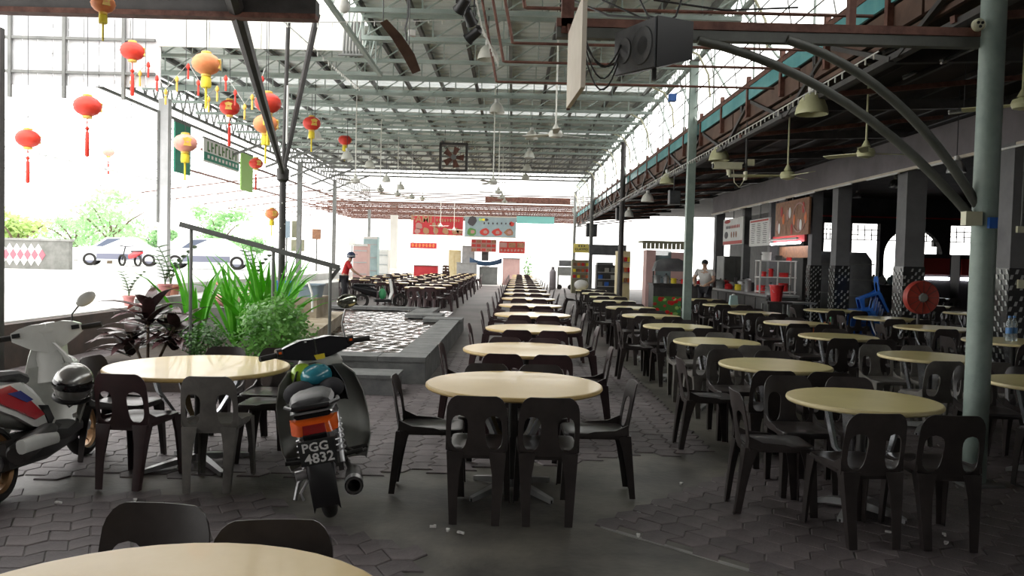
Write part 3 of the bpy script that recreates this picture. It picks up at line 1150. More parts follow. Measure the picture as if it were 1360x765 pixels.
# rows under the side roof
yr1 = [5.10, 6.82, 8.78, 10.84, 12.95, 15.2, 17.6, 19.8, 22.0, 24.2]
for i, y in enumerate(yr1):
    x = 2.27 if i < 7 else 2.4
    table('small', x, y, f'small pale round table, {NTH[i]} from the braced column in the eave row', 'tables of the eave row')
    G = f'chairs at eave row table {i + 1}'
    fr_ = ((-.235, -.42, 5), (.225, -.42, -3)) if i == 0 else ((-.215, -.42, 1), (.225, -.42, -3))
    for dx, dy, f in fr_ + ((-.215, .50, 181), (.22, .50, 178), (-.55, .045, -90)):
        if i and dx == -.55 and i % 2 == 0:
            continue
        chair(x + dx + J(.004), y + dy * (1 + abs(J(.03))), f + J(1.5), 'chair_dark' if i != 2 else 'chair_grey', seat_label('dark' if i != 2 else 'grey', dx, dy, f, 'main row', 'stall', f'{NTH[i]} eave row table'), G)
yr2 = [6.08, 7.78, 9.85, 12.1, 14.5, 17.2, 19.6]
for i, y in enumerate(yr2):
    x = (4.16, 4.10, 4.05, 4.32, 4.42, 4.6, 4.7)[i]
    table('small', x, y, f'small pale round table, {NTH[i]} in the row just behind the eave columns', 'tables of the inner row')
    G = f'chairs at inner row table {i + 1}'
    for dx, dy, f in ((-.215, -.42, 1), (.225, -.42, -3), (-.22, .43, 181), (.22, .43, 178)):
        chair(x + dx + J(.004), y + dy * (1 + abs(J(.05))), f + J(2), 'chair_dark' if i != 1 else 'chair_grey', seat_label('dark' if i != 1 else 'grey', dx, dy, f, 'column', 'stall', f'{NTH[i]} table behind the columns'), G)
yr3 = [9.75, 11.75, 13.75, 16.0]
for i, y in enumerate(yr3):
    x = (6.15, 6.25, 6.5, 6.45)[i]
    LB = ['pale table with two water bottles', 'pale table behind the braced column', 'white table before the mosaic pillar',
          'white table beside the blue chairs'][i]
    table('med', x, y, LB, 'tables by the stall pillars')
    for dx, dy, f in ((-.22, -.465, 1), (.22, -.465, -2), (-.55, .03, -90)):
        chair(x + dx + J(.004), y + dy, f + J(2), 'chair_dark', 'dark chair, ' + ('column side, ' if dx == -.22 else 'stall side, ' if dx > 0 else 'column end, ') + 'at the ' + LB, f'chairs at stall front table {i + 1}')
for i, (x, y) in enumerate(((8.6, 13.4), (9.4, 16.2), (10.0, 19.0), (12.0, 16.6), (12.4, 20.2), (13.0, 24.5), (10.2, 23.0))):
    table('med', x, y, f'pale round table inside the dim hall, {NTH[i]} behind the pillars', 'tables inside the dim hall')
    for dx, dy, f in ((-.22, -.465, 1), (.22, -.465, -2), (.1, .54, 178)):
        chair(x + dx + J(.004), y + dy, f + J(2), 'chair_dark', 'dark chair ' + ('facing the arched window, pillar side, ' if dx < 0 else 'facing the arched window, wall side, ' if dy < 0 else 'facing the pillars ') + f'at the {NTH[i]} dim hall table', 'chairs inside the dim hall')

# rows beyond the pond
for rname, xs, y0, n in (('aisle', -2.55, 23.2, 10), ('middle', -4.1, 27.0, 8), ('outer', -5.9, 29.5, 6)):
    for i in range(n):
        y = y0 + i * 2.65
        x = xs + J(.05)
        table('big', x, y, f'round cream table, {NTH[i]} beyond the pond in the {rname} row', f'tables of the {rname} row')
        G = f'chairs at {rname} row table {i + 1}'
        pos = ((-.21, -.465, 0), (.21, -.465, 0), (-.21, .475, 180), (.21, .475, 180), (.55, .0, 90)) if rname == 'aisle' else ((-.21, -.465, 0), (.21, -.465, 0), (.2, .475, 180))
        for dx, dy, f in pos:
            chair(x + dx + J(.004), y + dy * (1 + abs(J(.04))), f + J(2), 'chair_brown', seat_label('dark', dx, dy, f, 'terrace', 'main row', f'{NTH[i]} {rname} row table'), G)

CHAIRS.sort(key=lambda c: c[0] ** 2 + c[1] ** 2)
for (x, y, rz, mn, L, G) in CHAIRS[:300]:
    r, tr, me, used = CH[mn]
    if y < 13.6:
        if not used:
            CH[mn][3] = True
            r.location = (x, y, .006)
            r.rotation_euler = (0, 0, rz)
            tag(r, L, group=G)
        else:
            copy_tree(r, (x, y, .006), rz, L, G, tr)
    else:
        o = link('plastic_chair', me)
        o.location = (x, y, .002)
        o.rotation_euler = (0, 0, rz)
        tag(o, L, 'chair', G)
bm = bmesh.new()
for (x, y, rz, mn, L, G) in CHAIRS[300:]:
    k0 = len(bm.verts)
    bm.from_mesh(CH['chair_brown'][2])
    bm.verts.ensure_lookup_table()
    bmesh.ops.transform(bm, matrix=Matrix.Translation((x, y, .002)) @ Matrix.Rotation(rz, 4, 'Z'), verts=bm.verts[k0:])
if len(bm.verts):
    me = bpy.data.meshes.new('chair_mass')
    bm.to_mesh(me)
    me.materials.append(M['chair_brown'])
    tag(link('chair_mass', me), 'many more dark brown chairs at the farthest tables', 'chairs', kind='stuff')
bm.free()

# ------------------------------------------------------------------ motorcycles
def arc(c, r, a0, a1, n, x=0.):
    return [(x, c[0] + r * math.cos(math.radians(a0 + (a1 - a0) * i / n)), c[1] + r * math.sin(math.radians(a0 + (a1 - a0) * i / n))) for i in range(n + 1)]


RX90 = Matrix.Rotation(PI / 2, 3, 'Y')


def wheel(parent, y, r=.285, w=.042, rim='alu', name='wheel', spokes=16):
    t = MB()
    prof = []
    for i in range(11):
        a = PI * i / 10
        prof.append((r - .05 + .05 * math.sin(a) ** .8 if 0 < i < 10 else r - .05, -w * math.cos(a)))
    t.lathe(prof + [(r - .055, w * .7), (r - .055, -w * .7), prof[0]], 32, R=RX90, c=(0, y, r), caps=False)
    o = t.obj(name, 'rubber', parent)
    MB().lathe([(r - .052, -w * .75), (r - .075, -w * .45), (r - .075, w * .45), (r - .052, w * .75)], 32, R=RX90, c=(0, y, r), caps=False).obj('rim', rim, o)
    MB().lathe([(.02, -.07), (.055, -.05), (.055, .05), (.02, .07)], 14, R=RX90, c=(0, y, r)).obj('hub', 'alu', o)
    sp = MB()
    for k in range(spokes):
        a = 2 * PI * k / spokes
        sx = .03 if k % 2 else -.03
        sp.tube([(sx, y + .05 * math.cos(a), r + .05 * math.sin(a)), (0, y + (r - .07) * math.cos(a + .2), r + (r - .07) * math.sin(a + .2))], .004, 5)
    tag(sp.obj('spoke', rim, o), kind='stuff')
    return o


def ring_y(y, w, z0, z1, n=12, p=2.6, x=0.):
    """super-ellipse section across the bike"""
    pts = []
    for k in range(n):
        a = 2 * PI * k / n
        c, s_ = math.cos(a), math.sin(a)
        pts.append((x + w * math.copysign(abs(c) ** (2 / p), c), y, (z0 + z1) / 2 + (z1 - z0) / 2 * math.copysign(abs(s_) ** (2 / p), s_)))
    return pts


def steer(mb, ang, y=.98):
    R = Matrix.Rotation(math.radians(ang), 3, 'Z')
    p = Vector((0, y, 0))
    return mb.xf(Matrix.Identity(3), -p).xf(R, p)


def motorcycle():
    b = thing('motorcycle', 'small parked motorcycle with black plate and orange tail light', 'motorcycle', (-1.055, 4.78, .005), math.radians(9))
    b.rotation_euler = (0, math.radians(-10), math.radians(12))
    wheel(b, 0)
    wheel(b, 1.22)
    # rear mudguard, plate, lamp
    mg = MB()
    rows = []
    for a in range(40, 215, 17):
        y, z = .325 * math.cos(math.radians(a)), .30 + .33 * math.sin(math.radians(a))
        rows.append([(-.075, y, z - .02), (-.06, y * 1.03, z + .012), (.06, y * 1.03, z + .012), (.075, y, z - .02)])
    mg.grid(rows)
    mg.obj('rear_mudguard', 'black', b, thick=.006)
    pl = MB().prism([(-.10, -.075), (.10, -.075), (.10, .075), (-.10, .075)], (0, -.335, .475), (1, 0, 0), (0, -.2, .98), (0, .008, .002)) \
        .obj('licence_plate', 'plate_black', b, smooth=False)
    Rp = frame3((1, 0, 0), (0, -.2, .98))
    lettering('PGG', .075, (-.008, -.3455, .507), Rp, pl, 'print_white', .0016)
    lettering('4832', .082, (.006, -.333, .440), Rp, pl, 'print_white', .0016)
    MB().bar((0, -.10, .66), (0, -.325, .56), .13, .03).obj('plate_bracket', 'black', b, smooth=False)
    tl = MB()
    tl.loft([[(-.135, -.20, .60), (.135, -.20, .60), (.135, -.20, .655), (-.135, -.20, .655)],
             [(-.13, -.27, .578), (.13, -.27, .578), (.115, -.27, .652), (-.115, -.27, .652)],
             [(-.09, -.315, .572), (.09, -.315, .572), (.08, -.315, .63), (-.08, -.315, .63)]])
    t_ = tl.obj('tail_light', 'tail_orange', b, ang=50)
    MB().loft([[(-.072, -.28, .570), (.072, -.28, .570), (.066, -.28, .645), (-.066, -.28, .645)],
               [(-.066, -.322, .570), (.066, -.322, .570), (.06, -.322, .627), (-.06, -.322, .627)]]).obj('brake_lens', 'tail_red', t_)
    # tail cowl and seat
    MB().loft([ring_y(-.24, .105, .645, .70), ring_y(-.1, .125, .60, .71), ring_y(.15, .135, .52, .70), ring_y(.42, .11, .47, .66), ring_y(.56, .07, .44, .58)]) \
        .obj('tail_cowl', 'black_gloss', b)
    st = MB().loft([ring_y(-.285, .06, .71, .735), ring_y(-.25, .115, .69, .768), ring_y(-.1, .130, .68, .785), ring_y(.08, .125, .67, .775), ring_y(.2, .115, .655, .755),
                    ring_y(.36, .10, .63, .735), ring_y(.52, .07, .62, .715), ring_y(.57, .04, .63, .69)]).obj('seat', 'seat_vinyl', b)
    MB().loft([ring_y(-.28, .12, .688, .70), ring_y(0, .137, .672, .686), ring_y(.3, .117, .64, .655)]).obj('seat_trim', 'alu', st)
    MB().tube([(-.14, .1, .69), (-.15, -.15, .72), (-.1, -.31, .73), (.1, -.31, .73), (.15, -.15, .72), (.14, .1, .69)], .012, 8).obj('grab_rail', 'black', b)
    # shocks and swing arm
    for s_ in (-1, 1):
        sh = MB().tube([(s_ * .115, .0, .31), (s_ * .12, .16, .62)], .014, 8).obj('shock_absorber', 'alu', b)
        sp = [(s_ * .1165 + .026 * math.cos(k * .9), .03 + .1 * k / 45 + .026 * math.sin(k * .9) * .9, .36 + .2 * k / 45) for k in range(46)]
        MB().tube(sp, .006, 5).obj('spring', 'alu', sh)
        MB().bar((s_ * .10, 0, .285), (s_ * .09, .45, .30), .03, .05).obj('swing_arm', 'steel_dark', b)
        MB().tube([(s_ * .11, .22, .30), (s_ * .24, .20, .315)], .014, 8).obj('foot_peg', 'rubber', b)
        MB().tube([(s_ * .1, .58, .24), (s_ * .27, .57, .245)], .015, 8).obj('foot_peg', 'rubber', b)
    MB().bar((-.085, -.06, .30), (-.085, .5, .32), .03, .09).obj('chain_case', 'black', b)
    MB().tube([(-.10, -.02, .285), (-.17, -.03, .285)], .03, 10).obj('axle_nut', 'alu', b)
    # engine and exhaust
    MB().box((0, .55, .29), (.2, .32, .2)).box((0, .76, .33), (.13, .2, .12)).ell((.11, .52, .28), (.03, .1, .09)).ell((-.11, .52, .28), (.03, .1, .09)).obj('engine', 'steel_dark', b)
    ex = MB().tube([(.06, .8, .26), (.12, .62, .14), (.145, .3, .17), (.15, .12, .20)], .018, 8).obj('exhaust_pipe', 'steel_dark', b)
    mf = MB().lathe([(.025, .16), (.048, .10), (.052, -.1), (.052, -.28), (.047, -.30), (.036, -.30), (.036, -.22)], 18, R=Matrix.Rotation(math.radians(-94), 3, 'X'),
                    c=(.165, 0, .215), caps=False).obj('muffler', 'steel_dark', b)
    MB().lathe([(.0535, -.30), (.0545, -.225), (.0535, -.2)], 18, R=Matrix.Rotation(math.radians(-94), 3, 'X'), c=(.165, 0, .215), caps=False).obj('muffler_band', 'alu', mf)
    # leg shields
    for s_ in (-1, 1):
        rows = []
        for z, y, xi, xo in ((.80, .90, .06, .19), (.72, .93, .08, .26), (.58, .92, .10, .30), (.42, .88, .11, .31), (.28, .80, .12, .30), (.16, .70, .13, .25)):
            rows.append([(s_ * xi, y, z), (s_ * (xi * .4 + xo * .6), y - .02, z), (s_ * xo, y - .07, z), (s_ * xo * 1.01, y - .12, z)])
        MB().grid(rows).obj('leg_shield', 'moto_grey', b, thick=.008, ang=60)
        rows = []
        for z, y, x in ((.80, .90, .11), (.68, .87, .16), (.56, .82, .17)):
            rows.append([(s_ * x * .5, y - .06, z), (s_ * x, y - .09, z), (s_ * x * 1.15, y - .14, z)])
        MB().grid(rows).obj('inner_panel', 'black', b, thick=.006)
    MB().loft([ring_y(.5, .05, .52, .62), ring_y(.66, .06, .54, .68), ring_y(.82, .075, .58, .80), ring_y(.95, .07, .66, .88)]).obj('frame_cover', 'black', b)
    MB().ell((.0, .80, .745), (.115, .13, .085), 16, 10).obj('fuel_cowl', 'moto_teal', b)
    MB().ell((-.095, .86, .755), (.085, .10, .085), 14, 8).obj('cowl_decal', 'moto_lime', b)
    MB().ell((.03, .98, .80), (.16, .12, .10), 14, 8).obj('front_cowl', 'moto_grey', b)
    MB().box((.02, .9, .862), (.11, .05, .035)).obj('cowl_badge', 'yellow', b)
    # a dark raincoat bundled on the frame
    bd = MB().ell((-.12, .66, .66), (.11, .14, .085), 14, 9).ell((.09, .70, .66), (.09, .12, .07), 12, 8)
    bd.obj('raincoat', 'trousers_dark', b)
    # steering: forks, bars, lamp, mirror
    for s_ in (-1, 1):
        steer(MB().tube([(s_ * .075, .98, .86), (s_ * .075, 1.2, .30)], .022, 8), 12).obj('fork', 'alu', b)
    steer(MB().ell((0, 1.22, .56), (.07, .26, .06), 12, 8), 12).obj('front_mudguard', 'moto_teal', b)
    hb = MB()
    for s_ in (-1, 1):
        hb.loft([[(s_ * x, y0 + dy, z0 + dz) for dy, dz in ((-h, -h), (h, -h), (h * .8, h), (-h * .8, h))] for x, y0, z0, h in
                 ((0.005, .95, .915, .075), (.10, .94, .925, .07), (.2, .92, .925, .045), (.27, .90, .925, .022))])
    steer(hb, 14).obj('handlebar_cover', 'black_gloss', b, ang=50)
    for s_ in (-1, 1):
        g = steer(MB().tube([(s_ * .25, .90, .925), (s_ * .39, .865, .925)], .019, 10), 14).obj('grip', 'rubber', b)
        steer(MB().tube([(s_ * .235, .90, .935), (s_ * .275, .893, .935)], .034, 10), 14).obj('switch_block', 'black', g)
        steer(MB().box((s_ * .25, .868, .94), (.02, .012, .018)), 14).obj('switch', 'tail_orange', g)
        steer(MB().tube([(s_ * .25, .935, .93), (s_ * .38, .925, .92)], .007, 6), 14).obj('lever', 'alu', b)
    mr = steer(MB().tube([(.22, .90, .95), (.21, .89, 1.06), (.25, .88, 1.16)], .006, 6), 14).obj('mirror_stem', 'alu', b)
    steer(MB().ell((.27, .875, 1.215), (.075, .018, .052), 18, 8), 14).obj('mirror', 'mirror_face', mr)
    steer(MB().bar((-.07, .86, .985), (-.04, .98, .965), .014, .008), 14).obj('cover_stripe', 'white_paint', b)
    # side stand and kick starter
    MB().tube([(-.10, .42, .25), (-.20, .38, .13), (-.235, .36, .035)], .013, 8).obj('side_stand', 'alu', b)
    MB().tube([(.12, .42, .3), (.2, .36, .26), (.26, .38, .27)], .012, 8).obj('kick_lever', 'steel_dark', b)
    MB().tube([(-.10, .02, .24), (-.16, .0, .17), (-.15, .02, .12)], .009, 6).obj('tension_lever', 'alu', b)


motorcycle()


def scooter():
    b = thing('scooter', 'white parked scooter with red and blue flank decals', 'scooter', (-3.13, 4.86, .005))
    b.rotation_euler = (0, math.radians(-10), math.radians(5))
    wheel(b, 0, .24, .055, 'wheel_gold', spokes=10)
    wheel(b, 1.22, .24, .048, 'wheel_gold', spokes=10)
    # tail body with pointed flank panels
    MB().loft([ring_y(-.36, .05, .68, .74), ring_y(-.2, .12, .58, .76), ring_y(.1, .155, .46, .74), ring_y(.36, .15, .38, .70), ring_y(.5, .12, .34, .60)]).obj('tail_body', 'moto_white', b)
    for s_ in (-1, 1):
        MB().prism([(-.30, .685), (.05, .70), (.22, .60), (.40, .45), (.28, .44), (.10, .53), (-.1, .615)], (s_ * .145, 0, 0), (0, 1, 0), (0, 0, 1), (s_ * .022, 0, 0)).obj('red_decal', 'moto_red', b, smooth=False)
        MB().prism([(.0, .655), (.15, .65), (.28, .57), (.2, .565), (.08, .62)], (s_ * .16, 0, 0), (0, 1, 0), (0, 0, 1), (s_ * .012, 0, 0)).obj('blue_decal', 'moto_blue', b, smooth=False)
        MB().prism([(-.34, .73), (.2, .70), (.46, .50), (.55, .38), (.48, .34), (.26, .40), (.1, .49), (-.15, .60)], (s_ * .128, 0, 0), (0, 1, 0), (0, 0, 1), (s_ * .025, 0, 0)).obj('flank_panel', 'moto_white', b, smooth=False)
        MB().prism([(.36, .52), (.47, .50), (.52, .40), (.45, .36), (.42, .44)], (s_ * .15, 0, 0), (0, 1, 0), (0, 0, 1), (s_ * .012, 0, 0)).obj('dark_decal', 'black', b, smooth=False)
    MB().loft([ring_y(-.32, .08, .735, .76), ring_y(-.2, .125, .73, .80), ring_y(.05, .135, .725, .81), ring_y(.28, .12, .715, .785), ring_y(.46, .08, .66, .74)]).obj('seat', 'seat_vinyl', b)
    MB().tube([(-.12, -.2, .78), (-.12, -.38, .80), (.12, -.38, .80), (.12, -.2, .78)], .012, 8).obj('grab_rail', 'alu', b)
    MB().box((0, -.35, .62), (.17, .05, .07)).obj('tail_light', 'tail_red', b)
    # floor board, leg shield, front
    MB().loft([ring_y(.44, .15, .24, .36, p=5), ring_y(.7, .16, .22, .30, p=5), ring_y(.9, .17, .24, .34, p=5)]).obj('floor_board', 'black', b)
    rows = []
    for z, y, w in ((.28, .92, .16), (.42, .99, .20), (.56, 1.0, .205), (.7, .99, .185), (.82, .97, .13), (.90, .95, .08)):
        rows.append([(x, y - .07 * abs(x / w) ** 2, z) for x in (-w, -w * .6, -w * .2, w * .2, w * .6, w)])
    MB().grid(rows).obj('leg_shield', 'moto_white', b, thick=.012, ang=60)
    rows = []
    for z, y, w in ((.28, .89, .14), (.45, .955, .17), (.6, .965, .17), (.74, .955, .14)):
        rows.append([(x, y - .06 * abs(x / w) ** 2, z) for x in (-w, -w * .5, 0, w * .5, w)])
    MB().grid(rows).obj('inner_panel', 'moto_grey', b, thick=.008)
    MB().loft([[(x * w, y0 + .0, z) for x, y0 in ((-1, .93), (-.4, .90), (.4, .90), (1, .93), (.8, 1.06), (-.8, 1.06))] for z, w in ((.62, .12), (.76, .09), (.86, .10), (.97, .12))]).obj('head_cover', 'moto_white', b, ang=60)
    steer(MB().ell((0, .985, .985), (.12, .09, .065), 16, 10), 16, .99).obj('meter_hood', 'moto_white', b)
    MB().loft([ring_y(1.0, .13, .56, .82), ring_y(1.14, .11, .56, .78), ring_y(1.24, .05, .58, .72)]).obj('front_cowl', 'moto_white', b)
    for s_ in (-1, 1):
        steer(MB().tube([(s_ * .06, 1.0, .8), (s_ * .075, 1.2, .26)], .02, 8), 14, .99).obj('fork', 'alu', b)
    steer(MB().ell((0, 1.22, .46), (.075, .25, .07), 12, 8), 14, .99).obj('front_mudguard', 'moto_white', b)
    hb = MB()
    for s_ in (-1, 1):
        hb.loft([[(s_ * x, y0 + dy, z0 + dz) for dy, dz in ((-h, -h * k), (h, -h), (h * .8, h), (-h * .8, h))] for x, y0, z0, h, k in
                 ((0.004, .98, .955, .085, 1.5), (.10, .965, .965, .08, 1.3), (.17, .945, .97, .06, 1.), (.225, .93, .975, .03, 1.))])
    steer(hb, 16, .99).obj('handlebar_cover', 'moto_white', b, ang=50)
    for s_ in (-1, 1):
        g = steer(MB().tube([(s_ * .215, .93, .975), (s_ * .36, .905, .975)], .02, 10), 16, .99).obj('grip', 'rubber', b)
        steer(MB().box((s_ * .19, .885, .985), (.05, .02, .03)), 16, .99).obj('switch', 'black', g)
        steer(MB().tube([(s_ * .22, .975, .975), (s_ * .36, .97, .96)], .008, 6), 16, .99).obj('lever', 'alu', b)
    mr = steer(MB().tube([(.16, .97, 1.0), (.17, .98, 1.08), (.24, .96, 1.15)], .006, 6), 16, .99).obj('mirror_stem', 'black', b)
    steer(MB().ell((.28, .95, 1.175), (.075, .02, .045), 14, 8, R=Matrix.Rotation(-.5, 3, 'Y')), 16, .99).obj('mirror', 'moto_white', mr)
    # engine, exhaust with pale heat guard
    MB().box((0, .22, .27), (.2, .42, .17)).ell((-.1, .1, .26), (.05, .22, .1)).obj('engine', 'steel_dark', b)
    mf = MB().lathe([(.03, .34), (.06, .25), (.07, .0), (.068, -.14), (.05, -.17)], 16, R=Matrix.Rotation(math.radians(-82), 3, 'X'), c=(.175, .12, .30)).obj('muffler', 'steel_dark', b)
    MB().loft([ring_y(-.06, .03, .28, .37, x=.225), ring_y(.1, .035, .27, .37, x=.235), ring_y(.36, .028, .25, .33, x=.225)]).obj('heat_guard', 'moto_white', mf)
    MB().tube([(-.1, .45, .24), (-.2, .42, .12), (-.235, .40, .035)], .013, 8).obj('side_stand', 'alu', b)
    MB().box((.165, .80, .365), (.005, .07, .03)).obj('sticker', 'print_white', b)
    MB().prism([(-.08, -.26), (.08, -.26), (.06, .02), (-.06, .02)], (0, -.36, .60), (1, 0, 0), (0, -.3, .95), (0, .006, .002)).obj('rear_mudguard', 'black', b)
    MB().loft([ring_y(.1, .1, .16, .34), ring_y(.5, .13, .13, .30), ring_y(.95, .12, .16, .34), ring_y(1.05, .06, .25, .4)]).obj('under_cowl', 'black', b)
    # helmet hung in front of the seat
    h = thing('helmet', 'silver grey helmet hanging between seat and handlebar of the scooter', 'helmet', (-3.06, 5.55, .50))
    h.rotation_euler = (math.radians(12), math.radians(6), math.radians(20))
    MB().ell((0, 0, .15), (.13, .145, .14), 20, 12, v0=.22).obj('shell', 'helmet_silver', h)
    MB().ell((0, -.012, .16), (.131, .139, .085), 20, 6, v0=.40, v1=.62).obj('visor', 'black_gloss', h)
    MB().lathe([(.115, .035), (.125, .045), (.125, .06), (.115, .07)], 20, caps=False, sy=1.1).obj('rim_trim', 'black', h)
    MB().tube([(-.09, .02, .05), (-.02, .05, -.05), (.08, .02, .05)], .008, 6).obj('strap', 'black', h)


scooter()

# ------------------------------------------------------------------ pond
pd = thing('pond', 'raised stone fish pond with rippled water', 'pond', (0, 0, 0))
tag(pd, kind='thing')
PX0, PX1, PY0, PY1, PH = -2.9, -1.05, 9.9, 17.6, .34


def slabs(p, q, wdt, th, n, z, matn, name, parent):
    p, q = Vector(p), Vector(q)
    for i in range(n):
        a, b_ = p.lerp(q, i / n), p.lerp(q, (i + 1) / n)
        d = (b_ - a).normalized() * .004
        MB().bar(Vector((*(a + d), z)), Vector((*(b_ - d), z)), wdt, th).obj(name, matn, parent, smooth=False)


# walls
MB().box(((PX0 + PX1) / 2, PY0 + .1, .15), (PX1 - PX0 - .02, .2, .29)).obj('front_wall', 'pool_stone', pd, smooth=False)
MB().box((PX1 - .1, (PY0 + PY1) / 2, .15), (.2, PY1 - PY0 - .02, .29)).obj('side_wall', 'pool_stone', pd, smooth=False)
slabs((-2.85, PY0 + .22), (PX1, PY0 + .22), .46, .06, 3, PH - .03, 'pool_stone', 'coping_slab', pd)
slabs((PX1 - .20, PY0 + .46), (PX1 - .20, 16.2), .40, .06, 9, PH - .03, 'pool_stone', 'coping_slab', pd)
slabs((-1.8, 16.5), (-1.0, 16.5), .7, .07, 2, PH - .02, 'pool_stone', 'coping_slab', pd)
slabs((-2.3, 17.6), (-1.5, 17.6), .9, .07, 2, PH - .02, 'pool_stone', 'coping_slab', pd)
slabs((-4.6, 19.8), (-2.0, 19.8), .5, .07, 5, PH - .02, 'pool_stone', 'coping_slab', pd)
slabs((-2.05, 18.2), (-2.05, 20.0), .5, .07, 3, PH - .02, 'pool_stone', 'coping_slab', pd)
rows = []
for i in range(190):
    y = 10.2 + 9.7 * i / 189
    row = []
    for k in range(76):
        xl = -2.70 - (y - 10.44) * .118 if y < 15.7 else -4.75
        x = xl + (-1.45 - xl) * k / 75
        z = .0055 * math.sin(x * 9 + y * 17 + 1.3 * math.sin(y * 2.1)) + .0046 * math.sin(-x * 14 + y * 23 + 1.7 * math.sin(x * 1.7)) + .0040 * math.sin(x * 5 - y * 31 + 2 * math.sin(x * 2.3 + y))
        row.append((x, y, .262 + z))
    rows.append(row)
MB().grid(rows).obj('water', 'pond_water', pd, ang=180)
MB().box((-2.05, 15.05, .05), (1.2, 9.7, .04)).obj('pond_bed', 'pool_stone', pd, smooth=False)
sb = MB().box((-1.72, 9.28, .10), (.85, .50, .20)).box((-1.72, 9.28, .215), (.88, .53, .04)).obj('stone_step', 'pool_stone', None, smooth=False)
tag(sb, 'low dark stone step against the pond front', 'step', kind='thing')

# planter walls beside the pond
pw = thing('planter', 'low stone walled planter bed between terrace and pond', 'planter', (0, 0, 0))
tag(pw, kind='thing')
MB().bar((-2.84, 10.44, .21), (-3.45, 15.6, .21), .28, .42).obj('tan_wall', 'tan_stone', pw, smooth=False)
MB().bar((-2.88, 10.42, .45), (-3.5, 15.7, .45), .42, .07).obj('tan_coping', 'tan_stone', pw, smooth=False)
MB().box((-3.83, 9.0, .13), (2.74, .2, .26)).obj('front_kerb', 'dark_wall', pw, smooth=False)
MB().box((-4.07, 11.5, .12), (2.2, 4.75, .2)).box((-2.72, 9.48, .12), (.5, .72, .2)).obj('soil_bed', 'soil', pw, smooth=False)
MB().box((-4.35, 12.6, .36), (1.9, .18, .72)).obj('grey_wall', 'grey_conc', pw, smooth=False)
MB().box((-5.25, 12.0, .45), (.18, 1.4, .9)).obj('grey_wall', 'grey_conc', pw, smooth=False)
MB().box((-4.15, 14.4, .42), (1.5, 1.0, .84)).obj('tan_block', 'tan_stone', pw, smooth=False)

# handrail
hrl = thing('handrail', 'sloping grey green steel handrail above the plants', 'handrail', (0, 0, 0))
A, B = Vector((-3.97, 9.5, 1.91)), Vector((-2.21, 10.2, 1.43))
MB().bar(A, B, .06, .06).obj('rail', 'steel_grey', hrl)
MB().bar(B, B + Vector((-.12, .0, -.16)), .045, .045).obj('rail_end', 'steel_grey', hrl)
for t, zb in ((.07, .2), (.57, .2), (.94, .33)):
    p = A.lerp(B, t)
    MB().tube([(p.x, p.y, zb), (p.x, p.y, p.z)], .02, 10).obj('post', 'steel_grey', hrl)


# ------------------------------------------------------------------ plants
TANW = (Vector((-2.84, 10.44, 0)), Vector((-3.5, 15.7, 0)))


def _seg(p, a, b):
    t = max(0, min(1, (p - a).dot(b - a) / (b - a).length_squared))
    return (p - a.lerp(b, t)).length


def blocked(p, m=.06):
    """True where a leaf would cut into the mast, handrail or planter walls"""
    f = Vector((p.x, p.y, 0))
    if p.z < 2.9 and (f - Vector((-3.47, 12, 0))).length < .06 + m:
        return True
    if _seg(p, A, B) < .04 + m:
        return True
    for t in (.07, .57, .94):
        q = A.lerp(B, t)
        if p.z < q.z and (f - Vector((q.x, q.y, 0))).length < .02 + m:
            return True
    if p.z < .485 + m and _seg(f, *TANW) < .22 + m:
        return True
    if p.z < .26 + m * .5 and (8.9 - m < p.y < 9.1 + m or p.x > -2.5):
        return True
    if p.z < .34 + m and p.y > 9.9 - m and p.x > -2.9 - m:
        return True
    for x0, x1, y0, y1, zt in ((-5.3, -3.4, 12.5, 12.7, .72), (-5.34, -5.16, 11.3, 12.7, .9), (-4.9, -3.4, 13.9, 14.9, .84)):
        if x0 - m < p.x < x1 + m and y0 - m < p.y < y1 + m and p.z < zt + m:
            return True
    return p.z < .225


def free_leaf(mb, loc):
    L_ = Vector(loc)
    vs = [Vector(v) + L_ for v in mb.v]
    return not any(blocked(v, .03) for v in vs[3:]) and not any(blocked(a.lerp(b, .5), .03) for a, b in zip(vs[3:], vs[6:]))


def blade(mb, base, dirv, L, w, droop, n=6, fold=.25):
    """long strap leaf; dirv start direction"""
    p = Vector(base)
    d = Vector(dirv).normalized()
    t = d.cross(Vector((0, 0, 1)))
    t = t.normalized() if t.length > .05 else Vector((1, 0, 0))
    rows = []
    for i in range(n + 1):
        f = i / n
        ww = w * (.55 + .45 * math.sin(min(1, f * 2.2) * PI / 2)) * (1 - f ** 2.2) + .001
        nrm = t.cross(d).normalized()
        rows.append([p - t * ww / 2 + nrm * ww * fold, p, p + t * ww / 2 + nrm * ww * fold])
        p = p + d * (L / n)
        d = (d + Vector((0, 0, -droop / n * (.4 + 1.4 * f)))).normalized()
    mb.grid(rows)


def strap_plant(loc, n, L, w, label, matn='leaf_strap', droop=1.25, spread=.7, grp=None, name='strap_leaf_plant'):
    t = thing(name, label, 'plant', loc, group=grp)
    for k in range(n):
        for tr in range(40):
            a = k * 2.4 + J(.3 + .1 * tr)
            s_ = spread * (.2 + .8 * (k % 7) / 6) * (1 - .015 * tr)
            mb = MB()
            blade(mb, (.03 * math.cos(a), .03 * math.sin(a), .03), (math.cos(a) * s_, math.sin(a) * s_, 1), L * random.uniform(.7, 1.1), w, droop * random.uniform(.5, 1.3))
            if free_leaf(mb, loc):
                break
        mb.obj('leaf', matn, t, thick=.002)
    MB().lathe([(.05, 0), (.045, .08), (.02, .12)], 8).obj('stem', 'leaf_zz', t)
    return t


def soil_z(x, y):
    return .23


